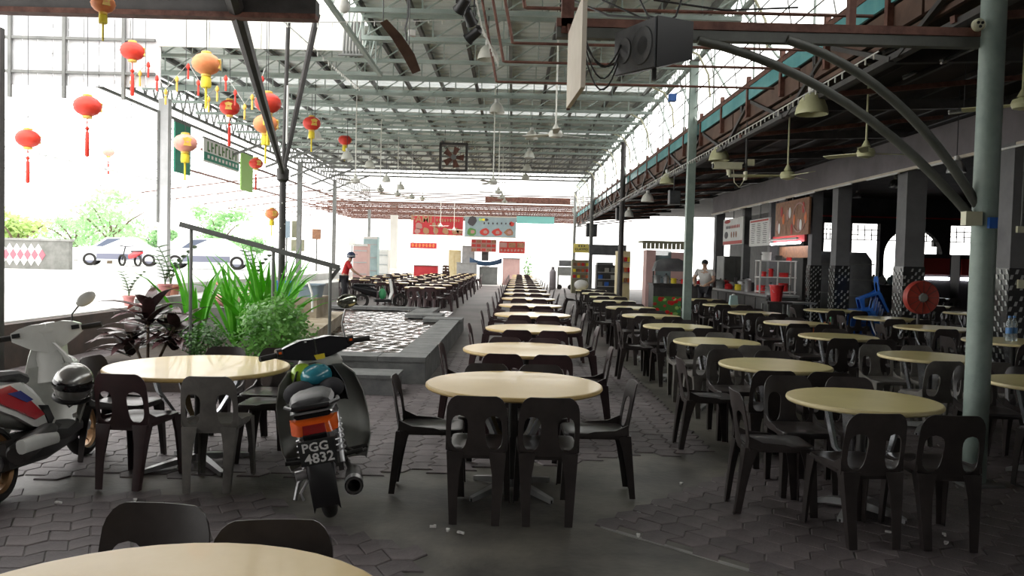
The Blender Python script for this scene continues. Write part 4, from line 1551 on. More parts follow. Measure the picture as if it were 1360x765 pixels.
strap_plant((-3.38, 10.95, .215), 30, 1.5, .11, 'tall bright green strap leaf plant behind the handrail', spread=.75)
strap_plant((-4.08, 10.25, .215), 13, 1.3, .11, 'slender strap leaf plant before the grey planter wall', spread=.45)
strap_plant((-4.0, 11.55, .215), 20, 1.45, .10, 'arching strap leaf plant beside the grey planter wall', spread=.8)
strap_plant((-3.45, 11.62, .215), 20, 1.45, .10, 'strap leaf plant nearest the blue tub', spread=.8)

# dark cordyline with broad purple leaves
t = thing('cordyline', 'dark purple broad leaved cordyline with pink shoots', 'plant', (-4.33, 9.5, .215))
for st, (sx, sy, h) in enumerate(((0, 0, .72), (.28, .1, .48), (-.28, .15, .38))):
    MB().tube([(sx * .3, sy * .3, 0), (sx, sy, h)], .018, 6).obj('stem', 'bark', t)
    for k in range(20):
        for tr in range(40):
            a = k * 2.4 + st + J(.01 + .08 * tr)
            el = random.uniform(-.1, 1.0)
            mb = MB()
            blade(mb, (sx, sy, h - .02 * k * .8), (math.cos(a), math.sin(a), el), random.uniform(.42, .62), .17, .75, fold=.12)
            if free_leaf(mb, t.location):
                break
        mb.obj('leaf', 'leaf_pink' if (k < 2 and st == 0) else 'leaf_dark', t, thick=.002)

# small leaved bush: each leaf one quad, too many to count
def leaf_cloud(n, rx, ry, rz_, cz, size, seed, shell=.55, loc=None):
    rnd = random.Random(seed)
    mb = MB()
    for _ in range(n):
        u = Vector((rnd.gauss(0, 1), rnd.gauss(0, 1), rnd.gauss(0, 1))).normalized()
        r = shell + (1 - shell) * rnd.random()
        bmp = 1 + .18 * math.sin(u.x * 5 + seed) * math.cos(u.y * 4 + u.z * 5)
        p = Vector((u.x * rx * r * bmp, u.y * ry * r * bmp, cz + u.z * rz_ * r * bmp))
        if loc is not None and blocked(p + Vector(loc), size * 1.3):
            continue
        a = Vector((rnd.gauss(0, 1), rnd.gauss(0, 1), rnd.gauss(0, .6))).normalized()
        b_ = a.cross(u if abs(a.dot(u)) < .9 else Vector((0, 0, 1))).normalized()
        s_ = size * rnd.uniform(.6, 1.3)
        mb.add([p - a * s_, p - b_ * s_ * .5, p + a * s_, p + b_ * s_ * .5], [(0, 1, 2, 3)])
    return mb


t = thing('shrub', 'small leaved green shrub in front of the tan wall', 'plant', (-2.82, 9.5, .2))
tag(leaf_cloud(3000, .46, .42, .44, .46, .034, 3, loc=(-2.82, 9.5, .2)).obj('foliage', 'leaf_bush', t, smooth=False, fix=False), kind='stuff')
for k in range(5):
    a = k * 1.25
    MB().tube([(0, 0, 0), (.1 * math.cos(a), .1 * math.sin(a), .3), (.25 * math.cos(a), .25 * math.sin(a), .55)], [.012, .009, .004], 6).obj('branch', 'bark', t)
t = thing('shrub', 'low dusty green shrub beneath the slender strap leaf plant', 'plant', (-3.62, 9.5, .215))
tag(leaf_cloud(1000, .32, .3, .26, .28, .026, 5, loc=(-3.62, 9.5, .215)).obj('foliage', 'leaf_zz', t, smooth=False, fix=False), kind='stuff')
MB().tube([(0, 0, 0), (.02, 0, .3)], .012, 6).obj('branch', 'bark', t)


def zz_plant(loc, label, pot, n=5, sc=1.):
    t = thing('potted_plant', label, 'plant', loc)
    MB().lathe([(.001, 0), (.10 * sc, 0), (.14 * sc, .22 * sc), (.155 * sc, .22 * sc), (.155 * sc, .26 * sc), (.13 * sc, .26 * sc), (.12 * sc, .23 * sc), (.001, .23 * sc)], 16, caps=False).obj('pot', pot, t)
    for k in range(n):
        a = k * 2.1 + .4
        pts = [Vector((math.cos(a) * .35 * f * f, math.sin(a) * .35 * f * f, .23 + .62 * f)) * sc for f in [i / 8 for i in range(9)]]
        st_ = MB().tube(pts, [.014 * sc * (1 - .7 * i / 8) for i in range(9)], 6).obj('frond', 'leaf_zz', t)
        mb = MB()
        for i in range(2, 9):
            for s_ in (-1, 1):
                dv = Vector((-math.sin(a) * s_, math.cos(a) * s_, .35))
                blade(mb, pts[i], dv, .19 * sc, .095 * sc, .3, 4, .08)
        mb.obj('leaflet', 'leaf_zz', st_, thick=.0015)
    return t


zz_plant((-6.85, 16.0, .60), 'potted fern-like plant with paired leaflets by the pale column', 'terracotta', 4, 1.25)
zz_plant((-5.35, 12.3, .90), 'potted plant in a pink pot on the grey wall', 'pot_pink', 3, .7)
zz_plant((-4.70, 14.6, .84), 'potted plant beside the blue tub', 'terracotta', 5, .9)
zz_plant((-6.82, 14.2, .60), 'small plant in a pink pot on the terrace edge', 'pot_pink', 3, .7)
# toppled pink planter pot
tp = thing('flower_pot', 'toppled pink pot lying on the grey wall', 'pot', (-4.75, 12.55, .74))
tp.rotation_euler = (math.radians(90), 0, math.radians(65))
MB().lathe([(.001, 0), (.07, 0), (.10, .32), (.115, .32), (.115, .36), (.09, .36), (.085, .3), (.001, .02)], 14, caps=False).obj('pot_body', 'pot_pink', tp).location = (0, .11, 0)
# flowering ground cover on the far planter
t = thing('shrub', 'pale flowering shrub on the grey planter wall', 'plant', (-4.45, 13.3, .215))
tag(leaf_cloud(600, .6, .4, .24, .66, .03, 9, loc=(-4.45, 13.3, .215)).obj('foliage', 'leaf_strap', t, smooth=False, fix=False), kind='stuff')
tag(leaf_cloud(70, .6, .4, .27, .70, .03, 11, shell=.9, loc=(-4.45, 13.3, .215)).obj('blossom', 'lantern_pink', t, smooth=False, fix=False), kind='stuff')
MB().tube([(0, 0, 0), (0, 0, .68)], .012, 6).obj('branch', 'bark', t)


# tubs, basins
def tub(loc, lx, ly, h, matn, label, cat='tub', rz=0.):
    t = thing('plastic_tub', label, cat, loc, rz)
    def rg(k, z):
        pts = []
        for cx, cy, a0 in ((1, 1, 0), (-1, 1, 90), (-1, -1, 180), (1, -1, 270)):
            for i in range(4):
                a = math.radians(a0 + i * 30)
                r = .05
                pts.append((cx * (lx * k - r) + r * math.cos(a), cy * (ly * k - r) + r * math.sin(a), z))
        return pts
    MB().loft([rg(.84, 0), rg(.97, h), rg(.94, h), rg(.82, .02)], caps=True).obj('tub_body', matn, t)
    MB().loft([rg(1.03, h - .02), rg(1.05, h), rg(1.03, h + .015), rg(.96, h + .012), rg(.955, h - .02)], caps=False).obj('rim', matn, t)
    return t


tub((-4.2, 14.4, .84), .27, .26, .25, 'tub_blue', 'blue rectangular plastic tub on the tan block', rz=.2)
tub((-3.55, 14.35, 1.085), .34, .24, .20, 'tub_blue', 'blue plastic tub stacked on the other blue tub', rz=.1) if False else None
tub((-3.61, 14.2, .84), .24, .22, .22, 'tub_grey', 'grey blue plastic tub beside the blue tub')
hose = thing('hose', 'pale hose hanging from the grey tub', 'hose', (-3.52, 13.9, .62))
MB().tube([(-.1, .1, .44), (-.02, -.02, .48), (.06, -.1, .3), (.08, -.12, -.02)], .02, 8).obj('hose_pipe', 'white_paint', hose)


# ------------------------------------------------------------------ outdoors: trees, wall, cars
def tree(loc, h, r, label, seed, matn='leaf_tree', n=1500):
    rnd = random.Random(seed)
    t = thing('tree', label, 'tree', loc, group='trees beyond the terrace')
    MB().tube([(0, 0, 0), (.1, 0, h * .3), (0, .1, h * .62)], [.16, .12, .06], 8).obj('trunk', 'bark', t)
    for k in range(4):
        a = k * 1.6
        MB().tube([(0, 0, h * .35), (math.cos(a) * r * .4, math.sin(a) * r * .4, h * .6), (math.cos(a) * r * .7, math.sin(a) * r * .7, h * .72)], [.07, .05, .02], 6).obj('branch', 'bark', t)
    mb = MB()
    for k in range(9):
        c = Vector((rnd.uniform(-.6, .6) * r, rnd.uniform(-.6, .6) * r, h * rnd.uniform(.35, .9)))
        q = leaf_cloud(n // 9, r * .48, r * .48, h * .17, 0, .16, seed * 10 + k, shell=.3)
        mb.join(q.xf(Matrix.Identity(3), c))
    tag(mb.obj('crown', matn, t, smooth=False, fix=False), kind='stuff')


TL = ['rounded pale green tree beyond the terrace, behind the parked car', 'dense bushy tree above the two parked motorbikes', 'yellow green tree above the diamond patterned wall',
      'low tree left of the pale column', 'small tree right of the pale column', 'tree far behind the white car']
for i, (px, py, Y, h, r, mn) in enumerate(((145, 355, 46, 4.6, 3.0, 'leaf_tree'), (100, 350, 56, 3.8, 3.6, 'leaf_tree'), (22, 350, 40, 3.0, 1.9, 'leaf_tree_yellow'),
                                           (203, 352, 51.5, 2.7, 1.4, 'leaf_tree'), (290, 352, 52, 4.2, 2.0, 'leaf_tree'), (330, 352, 60, 2.4, 1.8, 'leaf_tree'))):
    p = at(px, py, Y)
    tree((p.x, Y, .6), h, r, TL[i], i + 1, mn)

# wall with white and red lozenges
dwl = thing('boundary_wall', 'grey boundary wall with white and red lozenge tiles', 'wall', (-18.75, 29, .85))
tag(dwl, kind='thing')
MB().box((0, 0, .52), (5.4, .25, 1.04)).obj('wall_body', 'diamond_grey', dwl, smooth=False)
MB().box((0, 0, 1.07), (5.5, .32, .08)).obj('coping', 'grey_conc', dwl, smooth=False)
for matn, dz, off in (('print_white', .62, 0), ('print_white', .22, 0), ('diamond_red', .42, .5)):
    me = MB().prism([(-.125, 0), (0, -.2), (.125, 0), (0, .2)], (0, -.14, 0), (1, 0, 0), (0, 0, 1), (0, .02, 0)).mesh('lozenge_tile', matn, smooth=False)
    for k in range(16):
        o = link('lozenge_tile', me, dwl)
        o.location = (-2.3 + (k + off) * .26, 0 if off == 0 else -.004, dz + .1)


def car(loc, rz, matn, label):
    c = thing('car', label, 'car', loc, rz)
    prof = [(-2.1, .25), (-2.15, .55), (-2.0, .85), (-1.2, .92), (-.6, 1.38), (.7, 1.40), (1.35, .98), (2.0, .82), (2.1, .5), (2.05, .25)]
    mb = MB()
    rings = []
    for x, k in ((-.82, .94), (-.80, 1.), (.80, 1.), (.82, .94)):
        rings.append([(p[0] * k, x * (1 if p[1] < 1 else .84), .3 + (p[1] - .3) * (.97 + .03 * k)) for p in prof])
    mb.loft(rings)
    mb.obj('body', matn, c, ang=30)
    for s_ in (-1, 1):
        MB().prism([(-1.05, .93), (-.55, 1.31), (0, 1.33), (0, .94)], (0, s_ * 1.07, 0), (1, 0, 0), (0, -s_ * .28, 1), (0, s_ * .01, 0)).obj('side_window', 'car_glass', c)
        MB().prism([(.08, .94), (.08, 1.33), (.66, 1.33), (1.2, .97)], (0, s_ * 1.07, 0), (1, 0, 0), (0, -s_ * .28, 1), (0, s_ * .01, 0)).obj('side_window', 'car_glass', c)
        for x in (-1.3, 1.3):
            w_ = MB().lathe([(.19, -.09), (.29, -.09), (.31, -.06), (.31, .06), (.29, .09), (.19, .09)], 24, R=Matrix.Rotation(PI / 2, 3, 'X'), c=(x, s_ * .74, .31), caps=False).obj('wheel', 'rubber', c)
            MB().lathe([(.19, -.06), (.05, -.08), (.05, .08), (.19, .06)], 16, R=Matrix.Rotation(PI / 2, 3, 'X'), c=(x, s_ * .74, .31)).obj('hub_cap', 'car_silver', w_)
        MB().box((0, s_ * .83, .46), (2.0, .03, .26)).obj('sill', 'car_silver', c)
    MB().box((2.06, 0, .62), (.06, 1.3, .12)).obj('lamp_bar', 'car_silver', c)
    return c


car((-13.9, 36.5, .855), math.radians(14), 'car_white', 'white car parked behind the handrail')
car((-19.4, 39.6, .855), math.radians(20), 'car_white', 'white car with dark windows parked under the bushy trees')

# bare motorbikes on the terrace, simple at that distance
mbk = thing('motorbike', 'dark motorbike with red panel parked on the sunlit terrace', 'motorcycle', (at(183, 350, 38).x, 38.0, .855), math.radians(60))
for y in (0, 1.2):
    MB().lathe([(.2, -.04), (.28, -.03), (.28, .03), (.2, .04)], 18, R=RX90, c=(0, y, .285), caps=False).obj('wheel', 'rubber', mbk)
MB().loft([ring_y(-.3, .08, .62, .72), ring_y(.2, .13, .4, .74), ring_y(.6, .1, .35, .6)]).obj('tail_body', 'moto_red', mbk)
MB().loft([ring_y(-.28, .1, .72, .78), ring_y(.4, .1, .68, .76)]).obj('seat', 'seat_vinyl', mbk)
MB().tube([(-.35, .85, .98), (0, .95, .95), (.35, .85, .98)], .02, 6).tube([(0, .95, .95), (0, 1.2, .3)], .03, 6).obj('handlebar', 'black', mbk)

# ------------------------------------------------------------------ lanterns
def lantern(px, py, w, style, label, tassel='yellow', top=None):
    k_ = .45 if py < 20 else 1.
    Y = .42 * k_ * FPX / w
    c = at(px, py, Y)
    t = thing('lantern', label, 'lantern', c, random.uniform(0, 3), group='paper lanterns under the open roof')
    t.scale = (k_, k_, k_)
    r = .21
    prof = []
    n = 14
    for i in range(n + 1):
        a = -PI / 2 * .86 + PI * .86 * i / n
        k = 1 + (.025 if i % 2 else -.015)
        prof.append((r * math.cos(a) * k, .165 * math.sin(a)))
    b = MB().lathe(prof, 24, caps=True).obj('paper_body', style, t, ang=60)
    for s_, zz in ((1, .16), (-1, -.18)):
        MB().lathe([(.06, zz - .02), (.075, zz - .01), (.075, zz + .02), (.06, zz + .03)], 14).obj('gold_cap', 'gold', t)
    MB().prism([(-.07, -.07), (.07, -.07), (.05, .0), (.08, .06), (0, .09), (-.08, .06), (-.05, 0)], (0, -r * 1.0, 0), (1, 0, 0), (0, 0, 1), (0, .03, 0)).obj('gold_emblem', 'gold', b)
    mt = 'yellow' if tassel == 'yellow' else 'lantern_red'
    if tassel == 'yellow':
        MB().lathe([(.055, -.19), (.075, -.22), (.078, -.33), (.07, -.36)], 12).obj('tassel', mt, t)
        MB().tube([(0, 0, -.36), (0, 0, -.68)], .018, 6).obj('tassel_string', mt, t)
    else:
        ts = MB().tube([(0, 0, -.2), (0, 0, -.34)], .008, 5).obj('tassel_string', 'lantern_red', t)
        MB().lathe([(.012, -.33), (.04, -.36), (.012, -.40), (.03, -.43), (.035, -.8), (.02, -.82)], 8).obj('tassel', 'lantern_red', ts)
    zt = ((top or 6.0) - c.z) / k_
    MB().tube([(0, 0, .18), (0, 0, max(.4, zt))], .006, 5).obj('cord', 'wire', t)
    return c


LN = [
    (137, 5, 30, 'lantern_orange', 'orange lantern with yellow tail hung highest by the gutter', 'yellow'),
    (176, 68, 30, 'lantern_red', 'red lantern with red tassel before the pale gable sheets', 'red'),
    (274, 85, 36, 'lantern_orange', 'large orange red lantern with yellow and red tassel before the white gable', 'yellow'),
    (116, 141, 34, 'lantern_red', 'flattened red lantern against the white sky', 'red'),
    (37, 184, 30, 'lantern_red', 'red lantern with long tassel beside the dark post', 'red'),
    (144, 202, 15, 'lantern_pink', 'small faded pink lantern far out by the lean-to', 'red'),
    (246, 190, 30, 'lantern_pink', 'half white and red lantern in front of the green banner', 'yellow'),
    (305, 143, 26, 'lantern_red', 'red lantern with white band and thin red tassel near the mast', 'red'),
    (356, 137, 34, 'lantern_red', 'bright red lantern with yellow tail touching the dark mast', 'yellow'),
    (353, 165, 32, 'lantern_orange', 'pale orange lantern half hidden behind the red one at the mast', 'yellow'),
    (414, 164, 23, 'lantern_red', 'red lantern with gold emblem hanging under the hall trusses', 'yellow'),
    (458, 186, 17, 'lantern_red', 'small red lantern deepest under the hall trusses', 'yellow'),
    (340, 217, 18, 'lantern_red', 'small red lantern beside the lime banner', 'red'),
    (361, 284, 18, 'lantern_orange', 'small orange lantern hanging low beside the mast', 'yellow')]
for (px, py, w, st, lb, ts) in LN:
    lantern(px, py, w, st, lb, ts, 5.5 if px > 400 else (6.06 if py > 210 else 4.02 if py < 20 else 6.0))
# overhead wires the lanterns hang from
for i, (y, x0, x1, z) in enumerate(((14.84, -9.6, -5.2, 6.02), (12.37, -7.5, -2.65, 6.02), (13.09, -9.0, -2.65, 6.02), (13.91, -7.5, -2.65, 6.02), (17.1, -8.1, -3.0, 6.0), (29.7, -15.5, -9.0, 6.0))):
    wq = thing('overhead_wire', f'thin wire carrying lanterns, {NTH[i]} beyond the gutter', 'wire', (0, 0, 0), group='lantern wires')
    mid = ((x0 + x1) / 2, y, z - .04)
    MB().tube([(x0, y, z), mid, (x1, y, z)], .007, 5).obj('wire_line', 'wire', wq)
# zigzag string with small red ornaments
zs = thing('ornament_string', 'zigzag white string with little red and gold ornaments', 'garland', (0, 0, 0))
zp = [(175, 105), (197, 82), (220, 118), (250, 84), (277, 128), (300, 100), (325, 138), (345, 112), (352, 90)]
pts = [at(x, y, 15.47 if i else 15.56) for i, (x, y) in enumerate(zp)]
MB().tube(pts, .008, 5).obj('string', 'white_paint', zs)
for i in range(len(pts) - 1):
    for f in (.0, .5):
        p = pts[i].lerp(pts[i + 1], f)
        MB().lathe([(.01, .0), (.035, -.04), (.035, -.09), (.01, -.12), (.02, -.14), (.02, -.3)], 6, c=p).obj('ornament', 'lantern_red' if i % 2 else 'gold', zs)


# ------------------------------------------------------------------ pendant lamps
def bell_lamp(c, d, matn, label, group, ztop):
    t = thing('pendant_lamp', label, 'lamp', c, group=group)
    r = d / 2
    MB().lathe([(r, -.02), (r * 1.0, 0), (r * .93, r * .35), (r * .75, r * .8), (r * .45, r * 1.15), (r * .25, r * 1.25)], 22, caps=False).obj('shade', matn, t, thick=.006)
    MB().lathe([(r * .26, r * 1.2), (r * .28, r * 1.7), (r * .12, r * 1.8)], 12).obj('gear_box', 'white_paint', t)
    MB().ell((0, 0, r * .5), (r * .3, r * .3, r * .5), 10, 8).obj('bulb', 'bulb', t)
    MB().tube([(0, 0, r * 1.8), (0, 0, max(r * 1.9, ztop - c.z))], .008, 5).obj('cable', 'wire', t)


for i, (px, py, w, dep) in enumerate(((1078, 150, 42, 9.8), (955, 212, 27, 14.6), (886, 243, 20, 19.0), (860, 267, 17, 22.2), (835, 287, 13, 27))):
    c = at(px, py, dep)
    bell_lamp(c, w * dep / FPX, ('lamp_cream', 'lamp_cream', 'lamp_cream', 'lamp_white', 'lamp_white')[i],
              f'cream bell lamp below the eave, {NTH[i]} from the curved braces', 'bell lamps below the eave', 4.4)
for i, (px, py, w, dep) in enumerate(((1270, 228, 24, 12.5), (1189, 248, 16, 18), (1138, 262, 10, 24))):
    c = at(px, py, dep)
    bell_lamp(c, w * dep / FPX, 'alu', f'silver bell lamp inside the dim hall, {NTH[i]} from the round column', 'bell lamps inside the dim hall', 4.4)
for i, (px, py, w) in enumerate(((648, 78, 28), (660, 149, 20), (706, 184, 17), (703, 209, 14), (700, 226, 12), (698, 238, 11))):
    Y = .38 * FPX / w
    c = at(px, py, Y)
    bell_lamp(c, .38, 'lamp_white', f'white bell lamp over the main row, {NTH[i]} from the rusty rods', 'bell lamps over the main row', 6.06)
for i, (px, py, w) in enumerate(((418, 184, 19), (461, 211, 16), (491, 222, 14), (513, 241, 12), (532, 251, 11))):
    Y = .36 * FPX / w
    c = at(px, py, Y)
    bell_lamp(c, .36, 'lamp_white', f'white bell lamp near the open side, {NTH[i]} past the dark mast', 'bell lamps near the open side', 6.06)


# ------------------------------------------------------------------ ceiling fans
def ceiling_fan(c, ztop, label, group, span=.6, matn='lamp_white', rot=0.):
    t = thing('ceiling_fan', label, 'fan', c, rot, group=group)
    MB().tube([(0, 0, .1), (0, 0, ztop - c[2])], .014, 8).obj('rod', matn, t)
    MB().lathe([(.02, .16), (.06, .08), (.02, .06)], 12).obj('canopy_cup', matn, t)
    MB().lathe([(.03, .07), (.10, .05), (.12, 0), (.10, -.05), (.03, -.07)], 16).obj('motor', matn, t)
    for k in range(3):
        a = k * 2 * PI / 3
        R = Matrix.Rotation(a, 3, 'Z')
        MB().prism([(.10, -.03), (.22, -.055), (span, -.065), (span + .015, 0), (span, .065), (.22, .045), (.10, .03)], (0, 0, -.01), R @ Vector((1, 0, 0)), R @ Vector((0, .97, .2)), (0, 0, .008)).obj('blade', matn, t)


ceiling_fan(at(738, 178, 13.2), 5.98, 'white ceiling fan on a long rod behind the loudspeaker', 'ceiling fans of the hall', rot=.5)
ceiling_fan(at(1150, 203, 10.5), 4.4, 'cream ceiling fan with long blades seen between the curved braces', 'ceiling fans under the side roof', matn='lamp_cream', rot=.05)
ceiling_fan(at(1046, 233, 12.5), 4.4, 'cream ceiling fan by the security camera', 'ceiling fans under the side roof', matn='lamp_cream', rot=.8)
ceiling_fan(at(1358, 138, 9.0), 4.4, 'cream ceiling fan next to the round green column', 'ceiling fans under the side roof', matn='lamp_cream', rot=.3)
for i, (px, py, Y) in enumerate(((472, 240, 19.4), (505, 252, 23), (528, 258, 27), (547, 262, 31), (561, 264, 35), (585, 300, 44), (603, 305, 46.5))):
    ceiling_fan(at(px, py, Y), 5.98 if Y < 39 else 4.9, f'white long-rod ceiling fan near the open side, {NTH[i]} past the mast', 'ceiling fans near the open side', rot=i * .7)
for i, (px, py, Y) in enumerate(((655, 242, 20.3), (662, 255, 25), (667, 262, 30), (670, 268, 35))):
    ceiling_fan(at(px, py, Y), 5.98, f'white long-rod ceiling fan over the main row, {NTH[i]} past the vent fan', 'ceiling fans over the main row', rot=i * .9)

# square dark vent fan hung in the roof
vf = thing('vent_fan', 'dark square vent fan hung among the far trusses', 'fan', at(602, 228, 27))
MB().box((0, 0, .04), (.95, .2, .08)).box((0, 0, .92), (.95, .2, .08)).box((-.44, 0, .48), (.08, .2, .84)).box((.44, 0, .48), (.08, .2, .84)).obj('frame', 'steel_dark', vf)
for k in range(5):
    a = k * 2 * PI / 5
    R = Matrix.Rotation(a, 3, 'Y')
    MB().prism([(.05, -.04), (.34, -.12), (.36, .1), (.05, .05)], (0, 0, .48), R @ Vector((1, 0, 0)), R @ Vector((0, .3, 1)), (0, .01, 0)).obj('blade', 'rust', vf)
MB().lathe([(.09, -.08), (.09, .08)], 12, R=Matrix.Rotation(PI / 2, 3, 'X'), c=(0, 0, .48)).obj('hub', 'steel_grey', vf)
for x in (-.3, .3):
    MB().tube([(x, 0, .9), (x, 0, 6.06 - vf.location.z)], .012, 5).obj('hanger', 'steel_dark', vf)

# ------------------------------------------------------------------ loudspeaker, board, cables
sp = thing('loudspeaker', 'large black loudspeaker hung under the cross beam', 'speaker', (0, 0, 0))
A_, B_, C_, D_ = (.915, 5.30), (.70, 5.80), (1.02, 5.85), (1.215, 5.60)
zb, zt_ = 2.86, 3.225
def spz(p, top):
    k = {A_: (2.865, 3.205), B_: (2.91, 3.228), C_: (2.99, 3.26), D_: (3.0, 3.26)}[p]
    return (*p, k[1] if top else k[0])
MB().loft([[spz(p, False) for p in (A_, B_, C_, D_)], [spz(p, True) for p in (A_, B_, C_, D_)]]).obj('cabinet', 'black', sp, smooth=False)
nx = Vector((B_[0] - A_[0], B_[1] - A_[1], 0)).normalized()
nn = Vector((-nx.y, nx.x, 0))
gp = [Vector(spz(p, t)) for p, t in ((A_, 0), (B_, 0), (B_, 1), (A_, 1))]
cg = sum(gp, Vector()) / 4
gr = MB()
gr.loft([[cg + (p - cg) * .97 + nn * .004 for p in gp], [cg + (p - cg) * .95 + nn * .012 for p in gp]])
g_ = gr.obj('grille', 'speaker_grey', sp, smooth=False)
for f, r in ((.30, .13), (.72, .09)):
    c = gp[0].lerp(gp[1], f).lerp(gp[3].lerp(gp[2], f), .5) + nn * .012
    MB().lathe([(r, 0), (r * .96, .008), (r * .85, .004), (r * .3, -.002)], 20, c=c, R=frame3(nx, (0, 0, 1)) if False else nn.to_track_quat('Z', 'Y').to_matrix()).obj('cone_ring', 'speaker_grey', g_)
MB().box((.95, 5.6, 2.91), (.03, .03, .12)).obj('bracket', 'steel_grey', sp)
MB().bar((.95, 5.72, 3.235), (.95, 5.93, 3.30), .04, .02).obj('bracket', 'steel_dark', sp)

wb_ = thing('sign_board', 'cream hanging board seen edge-on beside the loudspeaker', 'board', (0, 0, 0))
MB().prism([(0, 2.70), (.66, 2.69), (.66, 3.23), (0, 3.30)], (.442, 5.2, 0), (-.074, .997, 0), (0, 0, 1), (-.03, 0, 0)).obj('panel', 'board_cream', wb_, smooth=False)
MB().bar((.377, 5.868, 2.68), (.377, 5.868, 3.27), .025, .025).obj('frame_edge', 'rust', wb_, smooth=False)
MB().bar((.385, 5.80, 3.2), (.37, 5.93, 3.32), .03, .03).obj('hanger', 'rust', wb_, smooth=False)
for i in range(4):
    cb = thing('cable', 'black cable sagging between hanging board and loudspeaker', 'cable', (0, 0, 0), group='speaker cables')
    a, b_ = Vector((.42, 5.45 + .05 * i, 3.2)), Vector((.738, 5.71 + .02 * i, 3.14 - .03 * i))
    pts = []
    for k in range(11):
        f = k / 10
        p = a.lerp(b_, f)
        pts.append(p + Vector((0, 0, -(.30 + .07 * i) * 4 * f * (1 - f) * (.8 if i < 3 else .3))))
    MB().tube(pts, .006, 5).obj('cable_run', 'wire', cb)
for i, (p, q) in enumerate((((760, 0, 6.2), (862, 24, 5.5)), ((800, 0, 6.4), (905, 30, 6.0)), ((868, 0, 6.1), (1060, 10, 6.1)), ((905, 0, 6.0), (890, 26, 5.95)), ((850, 0, 6.0), (872, 24, 5.9)))):
    cb = thing('cable', 'black cable draped over the cross beam', 'cable', (0, 0, 0), group='beam cables')
    a, b_ = at(*p), at(*q)
    MB().tube([a, a.lerp(b_, .5) + Vector((0, 0, -.05)), b_], .008, 5).obj('cable_run', 'wire', cb)

# small round siren on the cross beam by the column
sn = thing('siren', 'small round cream camera dome on the cross beam', 'camera', (3.33, 5.86, 3.36))
MB().lathe([(.045, 0), (.045, .03), (.036, .04)], 18, R=Matrix.Rotation(PI / 2, 3, 'X')).obj('bezel', 'cream_metal', sn)
for k in range(3):
    a = k * 2.1 + .5
    MB().lathe([(.011, .035), (.011, .046)], 8, c=(.018 * math.cos(a), 0, .018 * math.sin(a)), R=Matrix.Rotation(PI / 2, 3, 'X')).obj('lens', 'black', sn)

# security cameras
def cctv(c, label, rz=0.):
    t = thing('security_camera', label, 'camera', c, rz)
    MB().box((0, 0, 0), (.44, .12, .085)).box((.0, 0, .052), (.48, .14, .02)).obj('housing', 'cream_metal', t)
    MB().lathe([(.04, .0), (.04, .02)], 12, R=Matrix.Rotation(-PI / 2, 3, 'Y'), c=(-.22, 0, 0)).obj('lens', 'black', t)
    MB().lathe([(.05, -.05), (.035, -.11), (.035, -.14)], 12, c=(.03, 0, 0)).obj('mount', 'cream_metal', t)
    MB().bar((.03, 0, -.145), (.28, 0, -.145), .05, .045).box((.29, 0, -.145), (.03, .12, .14)).obj('bracket', 'cream_metal', t)
    MB().tube([(.30, 0, -.2), (.30, 0, .9)], .018, 8).obj('drop_pole', 'steel_dark', t)
    MB().tube([(.1, 0, -.05), (.12, 0, -.25), (.2, 0, -.33), (.28, 0, -.2)], .008, 5).obj('cable', 'cream_metal', t)
    MB().box((.37, 0, .07), (.11, .06, .10)).obj('junction_box', 'cream_metal', t)


cctv(at(966, 221, 12.8), 'cream security camera on a drop pole below the eave')
dm = thing('wall_camera', 'small blue and silver projector clamped to the clerestory', 'lamp', at(893, 130, 16.2))
MB().box((0, 0, 0), (.14, .18, .14)).obj('housing', 'plastic_blue', dm)
MB().tube([(0, 0, .05), (.25, 0, .18)], .015, 6).obj('arm', 'steel_green', dm)
for i, (px, py, Y, s_) in enumerate(((895, 262, 18.2, .26), (824, 284, 29, .36), (785, 306, 37, .5))):
    hs = thing('hanging_speaker', f'black speaker box hung below the eave, {NTH[i]} from the curved braces', 'speaker', at(px, py, Y), .2, group='black speakers below the eave')
    MB().loft([[(-.5 * s_, -.3 * s_, -.6 * s_), (.5 * s_, -.3 * s_, -.6 * s_), (.4 * s_, .4 * s_, -.6 * s_), (-.4 * s_, .4 * s_, -.6 * s_)],
               [(-.5 * s_, -.3 * s_, .6 * s_), (.5 * s_, -.3 * s_, .6 * s_), (.4 * s_, .4 * s_, .6 * s_), (-.4 * s_, .4 * s_, .6 * s_)]]).obj('cabinet', 'black', hs, smooth=False)
    MB().box((0, -.32 * s_, 0), (.9 * s_, .02, 1.1 * s_)).obj('grille', 'speaker_grey', hs, smooth=False)
    MB().tube([(0, 0, .6 * s_), (0, 0, 4.4 - hs.location.z)], .015, 6).obj('hanger', 'steel_dark', hs)

# spotlights and odd lamps hung from the trusses
for i, (px, py, Y, tilt) in enumerate(((615, 5, 9.2, .3), (623, 22, 9.6, -.2), (629, 46, 10.0, .5))):
    c = at(px, py, Y)
    t = thing('spotlight', f'black stage spotlight beside the rusty rods, {NTH[i]} from the top', 'spotlight', c, tilt, group='stage spotlights')
    R = Matrix.Rotation(.9, 3, 'X') @ Matrix.Rotation(tilt, 3, 'Y')
    MB().lathe([(.03, .12), (.06, .09), (.065, -.06), (.08, -.10), (.07, -.10), (.055, -.02)], 14, R=R).obj('housing', 'black', t)
    MB().tube([(-.08, 0, 0), (-.08, 0, .12), (.08, 0, .12), (.08, 0, 0)], .008, 5).obj('yoke', 'black', t)
    MB().tube([(0, 0, .12), (0, 0, 5.5 - c.z)], .01, 5).obj('hanger', 'black', t)
c = at(547, 44, 10.1)
t = thing('floodlight', 'small square white floodlight hung on a cable', 'floodlight', c, .4)
MB().box((0, 0, 0), (.085, .05, .08)).obj('housing', 'white_paint', t)
MB().box((0, -.03, 0), (.065, .01, .06)).obj('lens', 'bulb', t)
